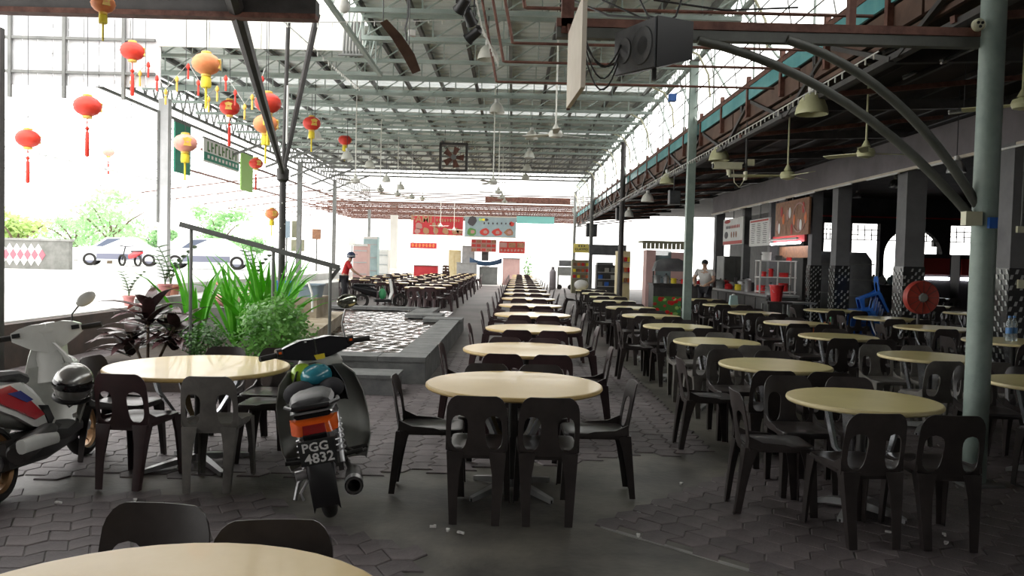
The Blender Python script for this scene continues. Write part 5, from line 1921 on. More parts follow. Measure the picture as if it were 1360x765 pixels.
MB().tube([(-.06, .02, -.1), (-.08, .02, .05), (-.05, .02, .2), (-.05, .02, 5.5 - c.z)], .012, 5).obj('cable', 'black', t)
# dark curved plank
pk = thing('hanging_plank', 'long dark curved plank hung aslant under the trusses', 'plank', (0, 0, 0))
pp = [at(509, 29, 9.0), at(527, 50, 9.25), at(543, 75, 9.5), at(553, 97, 9.7)]
rings = []
for p, w in zip(pp, (.05, .07, .08, .06)):
    rings.append([p + Vector((-w * .8, 0, -.012)), p + Vector((w * .8, 0, .03)), p + Vector((w * .8, .03, .035)), p + Vector((-w * .8, .03, -.007))])
MB().loft(rings).obj('plank_body', 'brown_board', pk)
for p in (pp[0], pp[2]):
    MB().tube([p, (p.x, p.y, 5.52)], .006, 5).obj('hanger', 'wire', pk)
# bundle of grey tubes in the roof corner
tbn = thing('pipe_bundle', 'bundle of upright grey plastic pipes in the roof corner', 'pipes', (-3.07, 14.9, 5.165))
for k in range(6):
    MB().tube([(k * .06 - .15, 0, .15), (k * .06 - .15 + .03, 0, .75)], .026, 8).obj('pipe', 'steel_grey', tbn)
MB().bar((-.25, 0, .14), (.3, 0, .14), .06, .03).obj('cradle', 'steel_grey', tbn)
# spotlit pink-white lamp at the top
ml = thing('wall_lamp', 'white globe lamp fixed on the near truss', 'lamp', at(457, 8, 10.2))
MB().ell((0, 0, 0), (.08, .08, .09), 14, 10).obj('globe', 'bulb', ml)
MB().lathe([(.05, .07), (.05, .16)], 10).obj('cap', 'steel_grey', ml)


# ------------------------------------------------------------------ strings of little bulbs
def bulb_string(pts, n, label, sag=.0, drop=.05, name='light_string'):
    t = thing(name, label, 'lights', (0, 0, 0))
    MB().tube(pts, .007, 5).obj('string', 'white_paint', t)
    mb = MB()
    P = [Vector(p) for p in pts]
    L = sum((b - a).length for a, b in zip(P, P[1:]))
    for a, b in zip(P, P[1:]):
        k = max(1, int(n * (b - a).length / L))
        for i in range(k):
            p = a.lerp(b, (i + .5) / k)
            mb.bar(p, p + Vector((0, 0, -drop * random.uniform(.7, 1.6))), .012, .012)
    tag(mb.obj('little_bulb', 'bulb', t), kind='stuff')


bulb_string([(3.355, 7.5, 3.60), (3.355, 14, 3.56), (3.355, 22, 3.58), (3.355, 34, 3.57)], 150, 'string of icicle bulbs running along the eave')
bulb_string([at(372, 30, 11.9), at(470, 29, 12.2), at(560, 28, 12.4), at(632, 26, 12.6)], 16, 'string of tiny bulbs across the hall trusses')
bulb_string([at(338, -5, 11), at(376, 28, 11.4), at(440, 85, 13), at(478, 118, 16.5)], 30, 'slanting string of tiny bulbs from the gutter to the trusses')
bulb_string([at(632, -5, 8.9), at(640, 35, 9.3), at(662, 84, 9.84)], 26, 'string of bulbs wound down a bent rusty rod')
# unlit fluorescent tubes under the dark side roof
for i, (a, b_, Y) in enumerate((((1173, 72), (1220, 53), 9.5), ((1250, 84), (1310, 58), 9.0), ((1200, 105), (1232, 90), 11), ((1155, 127), (1180, 116), 12), ((1260, 151), (1300, 146), 10.0))):
    t = thing('tube_light', f'slim fluorescent batten under the dark side roof, {NTH[i]} past the beam', 'lamp', (0, 0, 0), group='fluorescent battens')
    p, q = at(*a, Y), at(*b_, Y + .9 if i < 4 else Y)
    MB().tube([p, q], .014, 6).obj('tube', 'white_paint', t)
    MB().bar(p + Vector((0, 0, .03)), q + Vector((0, 0, .03)), .04, .025).obj('batten', 'steel_grey', t)
    m = (p + q) / 2
    MB().tube([m, (m.x, m.y, 4.4)], .006, 5).obj('hanger', 'wire', t)

# ------------------------------------------------------------------ signs and banners
def sign(name, px0, py0, px1, py1, Y, matn, label, cat='sign', frame=None, depth=.05, top=None):
    """upright board facing the viewer; corners given in the frame at distance Y"""
    a, b = at(px0, py0, Y), at(px1, py1, Y)
    w, h = b.x - a.x, a.z - b.z
    t = thing(name, label, cat, ((a.x + b.x) / 2, Y, b.z))
    MB().box((0, 0, h / 2), (w, depth, h)).obj('panel', matn, t, smooth=False)
    if frame:
        for z in (0, h):
            MB().box((0, 0, z), (w + .06, depth + .03, .05)).obj('frame_bar', frame, t, smooth=False)
    if top:
        for s_ in (-.4, .4):
            MB().tube([(s_ * w, 0, h), (s_ * w, 0, top - b.z)], .012, 5).obj('hanger', 'steel_grey', t)
    return t, w, h, depth


def blob(t, cx, cz, rx, rz_, y, matn, seed=0, n=9, name='picture'):
    rnd = random.Random(seed)
    poly = []
    for k in range(n):
        a = 2 * PI * k / n
        f = rnd.uniform(.75, 1.1)
        poly.append((cx + rx * f * math.cos(a), cz + rz_ * f * math.sin(a)))
    MB().prism(poly, (0, y, 0), (1, 0, 0), (0, 0, 1), (0, .008, 0)).obj(name, matn, t, smooth=False)


t, w, h, d = sign('banner', 548.5, 286, 614.8, 313, 50, 'sign_red', 'long red stall banner with gold lettering at the far end', frame='board_cream', top=4.45)
lettering('FAMI', .62, (-w * .33, -.04, h * .80), FRONT, t, 'print_gold', .01)
lettering('Food Court', .42, (w * .22, -.04, h * .78), FRONT, t, 'print_gold', .008) if False else None
for k in range(9):
    blob(t, -w * .02 + k * .17, h * .78, .06, .12, -.045, 'print_gold', k, 5, 'lettering')
for k, s_ in enumerate((.24, .24)):
    blob(t, -.25 + k * .32, h * .52, .13, .16, -.045, 'print_gold', 20 + k, 8, 'lettering')
for k in range(4):
    blob(t, -.75 + k * .62, h * .22, .22, .23, -.045, 'print_gold', 30 + k, 9, 'lettering')
blob(t, -w * .38, h * .45, .25, .22, -.045, 'print_pink', 3, 11)
blob(t, -w * .40, h * .2, .2, .2, -.045, 'print_pink', 4, 11)
blob(t, w * .43, h * .2, .2, .17, -.045, 'print_brown', 5, 11)
t, w, h, d = sign('banner', 617.5, 287, 685, 316, 50, 'sign_bluegrey', 'blue grey stall banner with food pictures beside the red banner', frame='board_cream', top=4.45)
blob(t, -w * .36, h * .78, .3, .33, -.045, 'print_dark', 6)
for k in range(7):
    blob(t, -w * .12 + k * .27, h * .68, .06, .08, -.045, 'print_dark', 40 + k, 6, 'lettering')
for k in range(3):
    blob(t, -w * .2 + k * .2, h * .85, .12, .1, -.045, ('sign_lime', 'yellow', 'print_dark')[k], 50 + k, 6, 'lettering')
for k, (fx, mn) in enumerate(((-.36, 'print_green'), (-.11, 'print_red'), (.13, 'print_red'), (.36, 'print_brown'))):
    blob(t, fx * w, h * .25, .32, .25, -.045, mn, 60 + k, 10)
    blob(t, fx * w + .05, h * .25, .15, .12, -.055, 'print_pink', 64 + k, 8)
blob(t, w * .42, h * .66, .17, .17, -.045, 'print_red', 71, 10)

t, w, h, d = sign('menu_board', 626, 317.5, 659, 335, 51.5, 'print_pink', 'menu board with rows of dish photos under the blue grey banner', top=4.45)
for r in range(3):
    for c in range(5):
        MB().box((-w / 2 + (c + .5) * w / 5, -.035, (r + .5) * h / 3), (w / 5 * .8, .02, h / 3 * .62)).obj('photo', 'print_red' if (r + c) % 3 else 'print_brown', t, smooth=False)
t, w, h, d = sign('menu_board', 663, 320, 697, 337, 51.5, 'print_red', 'red menu board with three dish photos over the exit', top=4.45)
for c in range(3):
    MB().box((-w / 2 + (c + .5) * w / 3, -.035, h * .68), (w / 3 * .8, .02, h * .4)).obj('photo', ('print_pink', 'print_brown', 'print_brown')[c], t, smooth=False)
for k in range(7):
    blob(t, -w * .4 + k * w * .13, h * .25, .07, .09, -.04, 'print_pink', 80 + k, 6, 'lettering')
t, w, h, d = sign('stall_sign', 545, 322, 580, 330.5, 47, 'sign_red', 'low red stall sign with orange characters', top=4.45)
for k in range(7):
    blob(t, -w * .4 + k * w * .13, h * .55, .075, .12, -.04, 'print_orange', 90 + k, 7, 'lettering')
t, w, h, d = sign('shop_sign', 762, 323.5, 782, 336, 44, 'sign_yellow', 'yellow shop sign with dark letters beside the far column', top=4.3)
lettering('CLAYPO', .17, (0, -.035, h * .38), FRONT, t, 'print_dark', .004, 1.1)
for k in range(3):
    blob(t, -.12 + k * .14, h * .75, .05, .06, -.035, 'print_dark', 100 + k, 6, 'lettering')
tn = thing('shade_net', 'teal shade net strip at the far exit', 'net', at(711, 297, 51))
MB().box((0, 0, .22), (2.4, .04, .45)).obj('net_strip', 'net_teal', tn, smooth=False)
MB().bar((-1.25, 0, .46), (1.25, 0, .46), .04, .04).tube([(-1, .5, .46), (-1, .5, .6)], .02, 5).bar((-1, 0, .46), (-1, .52, .5), .03, .03).obj('net_rail', 'steel_grey', tn)

# banners along the open side
def side_banner(px0, px1, py_top0, py_bot0, X, matn, label, cat='banner'):
    a0, a1 = onx(px0, py_top0, X), onx(px0, py_bot0, X)
    y0 = a0.y
    y1 = X * FPX / (px1 - 680)
    t = thing('banner', label, cat, (X, (y0 + y1) / 2, a1.z))
    h = a0.z - a1.z
    MB().box((0, 0, h / 2), (.04, y1 - y0, h)).obj('cloth', matn, t, smooth=False)
    MB().bar((0, (y0 - y1) / 2, h), (0, (y1 - y0) / 2, h), .05, .05).obj('pole', 'steel_grey', t)
    MB().tube([(0, 0, h), (0, 0, 5.35 - a1.z)], .012, 5).obj('hanger', 'steel_grey', t)
    return t, y1 - y0, h
RS = frame3((0, 1, 0), (0, 0, 1))
side_banner(232, 250, 160, 228, -9.0, 'sign_green', 'dark green vertical banner beside the pale column')
t, L_, h_ = side_banner(270, 314, 182, 214, -9.0, 'print_white', 'long white banner with green band and outlined capitals')
MB().box((.03, 0, h_ * .24), (.02, L_ * .98, h_ * .34)).obj('green_band', 'sign_green', t, smooth=False)
for k in range(9):
    c0 = -L_ * .4 + k * L_ * .1
    MB().box((.03, c0, h_ * .68), (.012, L_ * .018, h_ * .4)).box((.03, c0 + L_ * .025, h_ * (.5 + .18 * (k % 3))), (.012, L_ * .05, h_ * .08)).obj('lettering', 'print_green', t, smooth=False)
    MB().box((.045, c0, h_ * .24), (.012, L_ * .05, h_ * .14)).obj('lettering', 'print_white', t, smooth=False)
side_banner(320, 333, 201, 252, -8.95, 'sign_lime', 'lime green vertical banner beside the small red lantern')
for i, (x0, y0, x1, y1, Y, mn, lb) in enumerate(((376, 293, 385, 316, 33, 'tub_grey', 'grey notice panel beyond the mast'), (388, 293, 400, 316, 33.5, 'stall_olive', 'greenish notice panel beyond the mast'),
                                                 (387, 318, 404, 334, 33, 'stall_olive', 'low olive notice panel behind the strap leaf plants'), (415, 304, 426, 318, 38, 'print_brown', 'small brown notice panel near the helmeted person'),
                                                 (463, 316, 472, 326, 46, 'board_cream', 'small cream cabinet panel beside the thin column'))):
    t, w, h, d = sign('notice_board', x0, y0, x1, y1, Y, mn, lb, 'board')
    MB().box((0, .05, (.6 - t.location.z) / 2), (.06, .06, abs(.6 - t.location.z))).obj('post', 'steel_grey', t)
# hanging gas stall shapes beyond the open side
for i, (px, py, Y, hh, mn, lb) in enumerate(((493, 350, 40, 2.6, 'stall_aqua', 'pale glass drinks cabinet at the far open side'), (508, 352, 43, 2.0, 'sign_white', 'white chest freezer at the far open side'),
                                             (480, 352, 38, 2.2, 'stall_pink', 'pinkish stall post with hanging goods'))):
    p = at(px, py, Y)
    t = thing('stall_cabinet', lb, 'cabinet', (p.x, Y, 0))
    MB().box((0, 0, hh / 2), (.7, .6, hh)).obj('body', mn, t, smooth=False)
    for z in (hh * .35, hh * .6, hh * .85):
        MB().box((0, -.31, z), (.6, .03, .05)).obj('shelf', 'steel_stall', t, smooth=False)
    MB().box((0, -.32, hh - .06), (.68, .04, .12)).obj('header', 'sign_white', t, smooth=False)

# ------------------------------------------------------------------ far stalls
def counter(name, px0, px1, py, Y, hgt, dep, matn, top, label, cat='counter', front=None):
    x0, x1 = (px0 - 680) / FPX * Y, (px1 - 680) / FPX * Y
    w = x1 - x0
    t = thing(name, label, cat, ((x0 + x1) / 2, Y, 0))
    MB().box((0, dep / 2, hgt / 2), (w, dep, hgt)).obj('body', matn, t, smooth=False)
    MB().box((0, dep / 2 - .02, hgt + .025), (w + .06, dep + .08, .05)).obj('counter_top', top, t, smooth=False)
    n = max(1, int(w / .7))
    for k in range(n):
        MB().box((-w / 2 + (k + .5) * w / n, -.012, hgt * .5), (w / n * .9, .024, hgt * .82)).obj('front_panel', front or matn, t, smooth=False)
    return t


counter('stall_counter', 606, 632, 360, 50.5, 1.35, .8, 'steel_stall', 'steel_stall', 'grey stall counter under the far menu boards')
counter('stall_counter', 636, 660, 360, 51.5, 1.1, .8, 'steel_grey', 'steel_stall', 'pale stall counter with a boat on top')
counter('stall_counter', 667, 690, 360, 51.5, 1.7, .8, 'stall_pink', 'steel_stall', 'tall pinkish counter below the red menu board')
counter('stall_cart', 549, 580, 352, 47.4, 1.15, .7, 'sign_red', 'steel_stall', 'red stall cart in front of the far banner', 'cart')
t = thing('fridge', 'grey upright fridge beside the cream cabinet at the far stalls', 'fridge', (at(622, 350, 53).x, 53, 0))
MB().box((0, 0, 1.25), (.8, .7, 2.5)).obj('body', 'steel_grey', t, smooth=False)
MB().box((0, -.37, 1.7), (.74, .04, 1.4)).obj('door', 'steel_stall', t, smooth=False)
MB().box((.3, -.41, 1.6), (.03, .04, .5)).obj('handle', 'alu', t, smooth=False)
t = thing('cabinet', 'cream cabinet at the far stalls', 'cabinet', (at(604, 350, 53.5).x, 53.5, 0))
MB().box((0, 0, 1.1), (.8, .6, 2.2)).obj('body', 'stall_cream', t, smooth=False)
for s_ in (-.2, .2):
    MB().box((s_, -.32, 1.1), (.36, .04, 2.0)).obj('door', 'stall_cream', t, smooth=False)
# boat
bt = thing('model_boat', 'dark blue wooden boat displayed on the far counter', 'boat', (at(645, 355, 51.95).x, 51.95, 1.135))
rings = []
for k in range(9):
    f = k / 8 * 2 - 1
    z = .12 + .26 * f * f
    wd = .28 * (1 - f ** 4) + .01
    rings.append([(f * 1.05, -wd, z + .22), (f * 1.05, -wd * .5, .06 + .2 * f * f), (f * 1.05, wd * .5, .06 + .2 * f * f), (f * 1.05, wd, z + .22)])
MB().loft(rings).obj('hull', 'boat_blue', bt)
MB().box((0, 0, .02), (.5, .3, .06)).obj('stand', 'brown_board', bt)
MB().box((-.05, 0, .75), (.45, .3, .7)).box((0, 0, 1.12), (.55, .36, .06)).obj('cabin', 'stall_dark', bt)
# cart, gas cylinder and greenery by the exit
t = thing('food_cart', 'grey steel food cart by the bright exit', 'cart', (at(750, 365, 46).x, 46, 0))
MB().box((0, 0, 1.05), (.85, .6, .5)).obj('body', 'steel_stall', t, smooth=False)
MB().box((0, 0, 1.5), (.7, .5, .35)).obj('hood', 'tarp_grey', t, smooth=False)
for sx in (-.38, .38):
    for sy in (-.25, .25):
        MB().box((sx, sy, .4), (.05, .05, .8)).obj('leg', 'steel_grey', t, smooth=False)
for sx in (-.3, .3):
    MB().lathe([(.05, -.03), (.14, -.03), (.14, .03), (.05, .03)], 14, R=Matrix.Rotation(PI / 2, 3, 'X'), c=(sx, -.3, .145)).obj('wheel', 'rubber', t)
t = thing('gas_cylinder', 'tall purple grey gas cylinder beside the food cart', 'cylinder', (at(734, 370, 45).x, 45, 0))
MB().lathe([(.17, 0), (.19, .05), (.19, 1.0), (.12, 1.12), (.05, 1.16)], 16).obj('body', 'purple_grey', t)
MB().lathe([(.09, 1.1), (.10, 1.3), (.08, 1.3)], 12).obj('valve_guard', 'purple_grey', t)
t = thing('shrub', 'small green plant at the bright far exit', 'plant', (at(701, 372, 52).x, 52, 0))
tag(leaf_cloud(240, .35, .3, .9, 1.1, .09, 21).obj('foliage', 'leaf_tree', t, smooth=False, fix=False), kind='stuff')
MB().tube([(0, 0, 0), (0, 0, 1.2)], .03, 6).obj('branch', 'bark', t)
t = thing('chair_stack', 'tall stack of dark chairs between the far rows', 'stack', (at(592, 372, 44).x, 44, 0))
for k in range(4):
    o = link('stacked_chair', CH['chair_brown'][2], t)
    o.location = (0, .02 * k, .16 * k)

# ------------------------------------------------------------------ stalls along the pillar line
t = thing('stall_cabinet', 'pink fronted tall stall cabinet with aqua door', 'cabinet', (4.05, 24.2, 0))
MB().box((.14, .3, 1.0), (.28, .6, 2.0)).obj('side_panel', 'stall_pink', t, smooth=False)
MB().box((.52, .3, 1.25), (.48, .5, 1.5)).obj('glass_box', 'fridge_glass', t, smooth=False)
MB().box((.52, .5, 1.2), (.46, .04, 1.3)).obj('back_panel', 'stall_aqua', t, smooth=False)
MB().box((.98, .3, 1.3), (.44, .5, 1.3)).obj('door', 'stall_pink', t, smooth=False)
for z in (.95, 1.35):
    MB().box((.52, .3, z), (.46, .44, .03)).obj('shelf', 'steel_stall', t, smooth=False)
MB().box((.30, -.02, .42), (.12, .5, .84)).obj('lower_panel', 'stall_aqua', t, smooth=False)
MB().box((.6, .3, 2.25), (1.5, .9, .06)).obj('roof_sheet', 'stall_olive', t, smooth=False)
for k in range(12):
    MB().box((-.1 + k * .127, -.16, 2.14), (.11, .03, .22)).obj('roof_slat', 'stall_olive', t, smooth=False)
t = counter('stall_counter', 868, 928, 400, 22.6, .98, .8, 'stall_dark', 'steel_dark', 'dark stall counter with a vegetable photo panel on its front')
vg = MB().box((-.22, -.03, .36), (.86, .02, .62)).obj('photo_panel', 'print_green', t, smooth=False)
rnd = random.Random(5)
for k in range(26):
    fx, fz = rnd.uniform(-.60, .17), rnd.uniform(.1, .62)
    MB().ell((fx, -.042, fz), (rnd.uniform(.05, .09), .006, rnd.uniform(.04, .07)), 9, 4).obj('painted_vegetable', ('print_red', 'plastic_red', 'sign_lime', 'plastic_green')[(k + (fx > -.3)) % 4] if fx < -.25 or k % 3 else 'plastic_red', vg)
# goods on that counter
def pot(loc, r, h, matn, label, lid=True, group=None, name='cooking_pot'):
    t = thing(name, label, 'pot', loc, group=group)
    MB().lathe([(.001, .0), (r * .95, 0), (r, .03), (r, h), (r * 1.06, h + .01), (r * .94, h + .01), (r * .93, .04), (.001, .03)], 16, caps=False).obj('pot_body', matn, t)
    if lid:
        l_ = MB().lathe([(r * 1.02, h + .012), (r * .6, h + .05), (.02, h + .065)], 14).obj('lid', matn, t)
        MB().lathe([(.02, h + .065), (.03, h + .10), (.001, h + .105)], 8).obj('knob', 'black', l_)
    for s_ in (-1, 1):
        MB().tube([(s_ * r, -.05, h * .75), (s_ * (r + min(.05, r * .35)), -.03, h * .78), (s_ * (r + min(.05, r * .35)), .03, h * .78), (s_ * r, .05, h * .75)], .009, 5).obj('handle', 'steel_dark', t)
    return t


hd = thing('cooker_hood', 'dark rounded cooker hood above the vegetable counter', 'hood', (4.55, 23.0, 1.03))
MB().loft([[(-.5, -.25, .35), (.5, -.25, .35), (.5, .25, .35), (-.5, .25, .35)], [(-.42, -.2, .62), (.42, -.2, .62), (.42, .2, .62), (-.42, .2, .62)], [(-.2, -.1, .72), (.2, -.1, .72), (.2, .1, .72), (-.2, .1, .72)]]).obj('hood_shell', 'tarp_grey', hd, ang=60)
for s_ in (-.45, .45):
    MB().box((s_, .2, .18), (.04, .04, .36)).obj('leg', 'steel_dark', hd)
for i, (px, mn, r, h) in enumerate(((872, 'steel_stall', .10, .22), (884, 'steel_stall', .08, .18), (894, 'yellow', .08, .14), (908, 'plastic_red', .10, .12), (921, 'steel_stall', .08, .16))):
    pot(((px - 680) / FPX * 22.9, 22.85, 1.035), r, h, mn, f'{["wide steel", "tall steel", "yellow", "red", "small steel"][i]} pot on the vegetable counter', lid=i in (1, 4), group='pots on the vegetable counter')

# row of working counters between the pillars
xs0 = 6.45
t = thing('stall_counter', 'long dark working counter below the menu boards', 'counter', (0, 0, 0))
MB().box((6.6, 23.6, .42), (.7, 8.4, .84)).obj('body', 'stall_dark', t, smooth=False)
MB().box((6.58, 23.6, .865), (.8, 8.5, .05)).obj('counter_top', 'steel_stall', t, smooth=False)
for k in range(9):
    MB().box((6.235, 19.9 + k * .93, .42), (.03, .86, .74)).obj('front_panel', 'steel_dark' if k % 2 else 'stall_dark', t, smooth=False)
MB().box((6.8, 19.36, .42), (.5, .03, .74)).obj('front_panel', 'steel_dark', t, smooth=False)
rnd = random.Random(3)
kinds = [('steel_stall', .13, .2), ('plastic_red', .2, .18), ('steel_stall', .09, .3), ('black', .15, .14), ('yellow', .09, .16), ('steel_stall', .16, .24), ('plastic_red', .12, .1), ('steel_grey', .14, .2)]
for i in range(15):
    mn, r, h = kinds[i % 8]
    lbm = {'steel_stall': 'steel', 'plastic_red': 'red', 'black': 'black', 'yellow': 'yellow', 'steel_grey': 'grey'}[mn]
    pot((6.40 + .28 * (i % 2), 19.75 if i == 0 else 20.72 + i * .475, .892), r, h, mn, f'{lbm} cooking pot on the long working counter, {NTH[i]} from the shelf rack', lid=i % 3 != 1, group='pots on the working counter')
# dark double fridge
t = thing('fridge', 'dark upright fridge behind the working counter', 'fridge', (7.42, 27.0, 0))
MB().box((0, 0, .95), (.8, .9, 1.9)).obj('body', 'steel_grey', t, smooth=False)
for s_ in (-.22, .22):
    dr = MB().box((s_ * .9, -.47, .95), (.38, .04, 1.8)).obj('door', 'steel_grey', t, smooth=False)
    MB().box((s_ * .15, -.5, 1.0), (.03, .03, .4)).obj('handle', 'alu', dr, smooth=False)
# wall behind the counter stalls
t = struct('wall_stall', MB().box((8.6, 27.5, 1.7), (.12, 8, 3.4)), 'stall_dark', 'dim partition wall behind the working counter')

# menu boards hung along the pillar line
def along(px0, px1, py0, py1, X, matn, label, cat='board', name='menu_board'):
    y0, y1 = X * FPX / (px1 - 680), X * FPX / (px0 - 680)
    a, b = onx(px1, py0, X), onx(px1, py1, X)
    t = thing(name, label, cat, (X, (y0 + y1) / 2, b.z))
    MB().box((0, 0, (a.z - b.z) / 2), (.05, y1 - y0, a.z - b.z)).obj('panel', matn, t, smooth=False)
    MB().tube([(0, 0, a.z - b.z), (0, 0, 3.42 - b.z)], .015, 5).obj('hanger', 'steel_grey', t)
    return t, y1 - y0, a.z - b.z


RL = frame3((0, -1, 0), (0, 0, 1))
t, L_, h_ = along(1028, 1072, 262, 311, 7.12, 'print_brown', 'dark food photo banner with orange and white dishes', 'banner', 'banner')
for k in range(14):
    MB().ell((-.035, (-.42 + .065 * k) * L_, h_ * (.45 + .3 * math.sin(k * 1.9))), (.006, L_ * .035, h_ * .16), 8, 6).obj('picture', ('print_orange', 'print_red', 'print_white', 'print_pink', 'print_brown')[k % 5], t)
MB().lathe([(h_ * .42, 0), (h_ * .42, .01), (h_ * .38, .01), (h_ * .38, 0)], 28, R=Matrix.Rotation(-PI / 2, 3, 'Y'), c=(-.03, -L_ * .24, h_ * .48), caps=False, sy=1.2).obj('ring_motif', 'print_pink', t)
t, L_, h_ = along(994, 1020, 289, 326, 7.12, 'sign_white', 'white price list board with a red heading')
MB().box((-.03, 0, h_ * .93), (.012, L_ * .9, h_ * .06)).obj('heading', 'print_red', t, smooth=False)
for r in range(11):
    for c in range(3):
        MB().box((-.03, (-.3 + .3 * c) * L_, h_ * (.12 + .07 * r)), (.01, L_ * .2 * random.uniform(.6, 1), h_ * .02)).obj('text_line', 'print_dark', t, smooth=False)
t, L_, h_ = along(959, 985, 288, 324, 7.12, 'sign_white', 'white menu board with bottles and a red corner emblem')
blob_c = MB().ell((-.03, L_ * .28, h_ * .9), (.008, L_ * .16, h_ * .07), 12, 6).obj('emblem', 'print_red', t)
for k in range(9):
    MB().ell((-.03, (.32 - .08 * k) * L_, h_ * .68), (.008, L_ * .025, h_ * .07), 8, 6).obj('bottle_picture', 'print_red' if k > 2 else 'print_dark', t)
for k in range(3):
    MB().ell((-.03, (.05 - .12 * k) * L_, h_ * .38), (.008, L_ * .035, h_ * .12), 8, 6).obj('bottle_picture', 'print_brown', t)
MB().ell((-.03, L_ * .32, h_ * .38), (.008, L_ * .1, h_ * .14), 8, 6).obj('figure_picture', 'print_dark', t)
MB().box((-.03, 0, h_ * .08), (.012, L_ * .95, h_ * .12)).obj('red_stripe', 'print_red', t, smooth=False)

# lit valance lamp over the bucket stall
t = thing('valance_lamp', 'lit fluorescent tube under a red curved valance', 'lamp', (7.2, 20.9, 2.2))
MB().tube([(-.1, -1.1, 0), (-.1, 1.1, 0)], .03, 8).obj('tube', 'tube_lit', t)
MB().box((0, 0, .12), (.05, 2.4, .18)).obj('valance', 'sign_red', t, smooth=False)
MB().box((.2, 0, -.22), (.05, 2.4, .3)).obj('food_photo', 'print_brown', t, smooth=False)
MB().bar((0, -1.2, .2), (0, 1.2, .2), .03, .03).obj('rail', 'steel_grey', t)
for s_ in (-1.1, 1.1):
    MB().tube([(0, s_, .2), (0, s_, 1.22)], .012, 5).obj('hanger', 'steel_grey', t)
MB().tube([(-.2, -1.2, .1), (-.2, 1.0, .1)], .03, 8).obj('unlit_tube', 'white_paint', t)
for s_ in (-.9, .8):
    MB().bar((0, s_, .1), (-.2, s_, .1), .02, .02).obj('tube_arm', 'steel_grey', t)

# shelf rack with red goods
rk = thing('shelf_rack', 'white framed shelf rack holding red tubs', 'rack', (6.75, 20.4, .89))
for sx in (0, .9):
    for sy in (0, .35):
        MB().box((-.42 + sx, sy, .42), (.035, .035, .85)).obj('post', 'sign_white', rk, smooth=False)
MB().box((.03, 0, .42), (.03, .03, .85)).obj('post', 'sign_white', rk, smooth=False)
for z in (.05, .42, .84):
    MB().box((.03, .17, z), (.95, .4, .025)).obj('shelf', 'sign_white', rk, smooth=False)
for i, (x, z, mn, r, h) in enumerate(((-.27, .062, 'plastic_red', .07, .12), (-.09, .062, 'stall_aqua', .06, .1), (.24, .062, 'plastic_red', .12, .2), (-.27, .432, 'plastic_red', .06, .12), (-.09, .432, 'plastic_red', .06, .2), (.24, .432, 'plastic_red', .12, .1), (-.22, .852, 'sign_white', .12, .2), (.1, .852, 'stall_dark', .09, .12), (.36, .852, 'plastic_red', .07, .08))):
    pot((6.75 + x, 20.57, .89 + z), r, h, mn, ('red' if mn == 'plastic_red' else 'pale' if mn == 'sign_white' else 'dark' if mn == 'stall_dark' else 'aqua') + f' tub in the shelf rack, {("lower", "middle", "upper")[i // 3]} shelf, {NTH[i % 3]} from the pole', lid=False, group='tubs in the shelf rack', name='tub')

# red bucket on a small stand
t = thing('bucket', 'bright red plastic bucket on a metal stand', 'bucket', (at(1031, 400, 17.6).x, 17.6, .82))
MB().lathe([(.001, 0), (.11, 0), (.15, .33), (.165, .33), (.165, .36), (.14, .36), (.135, .3), (.10, .02), (.001, .02)], 18, caps=False).obj('pail', 'plastic_red', t)
MB().tube([(-.15, 0, .34), (-.1, -.1, .2), (.1, -.1, .2), (.15, 0, .34)], .006, 5).obj('handle', 'alu', t)
t = thing('metal_stand', 'low metal stand under the red bucket', 'stand', (at(1031, 400, 17.6).x, 17.6, 0))
MB().box((0, 0, .79), (.55, .5, .05)).obj('stand_top', 'stall_dark', t, smooth=False)
for sx in (-.24, .24):
    for sy in (-.2, .2):
        MB().box((sx, sy, .38), (.04, .04, .76)).obj('leg', 'steel_grey', t, smooth=False)
t = thing('side_table', 'narrow steel side table beside the bucket', 'table', (at(1062, 400, 17.9).x, 17.9, 0))
MB().box((0, 0, .78), (.6, .4, .04)).obj('table_top', 'steel_stall', t, smooth=False)
for s_ in (-.2, .2):
    MB().tube([(s_ * 1.3, 0, 0), (s_ * 1.3, 0, .76)], .018, 8).obj('leg', 'steel_stall', t)

# covered racks (grey tarpaulin) between the pillars, in front of the windows
for i, (px, Y, w, h) in enumerate(((1098, 22.5, .9, 2.05), (1136, 20.5, .75, 2.0))):
    t = thing('covered_rack', ('ribbed grey rack behind the mosaic pillars', 'rack draped with a pale grey tarpaulin')[i], 'rack', ((px - 680) / FPX * Y, Y, 0))
    rings = []
    for z, k in ((0, 1.0), (h * .5, .97), (h * .9, .9), (h, .55)):
        rings.append([(w / 2 * k * math.copysign(abs(math.cos(a)) ** .5, math.cos(a)), .3 * k * math.copysign(abs(math.sin(a)) ** .5, math.sin(a)), z) for a in [2 * PI * q / 14 for q in range(14)]])
    MB().loft(rings).obj('tarpaulin', 'tarp_grey', t)
    for z in (.5, .9, 1.3, 1.7):
        MB().box((0, -.30, z), (w * .9, .02, .03)).obj('strap', 'steel_grey', t, smooth=False)

# blue chair stack
bs = thing('blue_chair_stack', 'stack of blue plastic chairs with the top one tipped', 'stack', (at(1153, 420, 16.6).x, 16.6, 0))
bme = CH['chair_dark'][2].copy()
bme.materials.clear()
bme.materials.append(M['plastic_blue'])
for k in range(5):
    o = link('stacked_chair', bme, bs)
    o.location = (-.04 * k, 0, .075 * k)
    o.rotation_euler = (0, 0, math.radians(80))
o = link('stacked_chair', bme, bs)
o.location = (.12, 0, .62)
o.rotation_euler = (math.radians(-18), 0, math.radians(80))

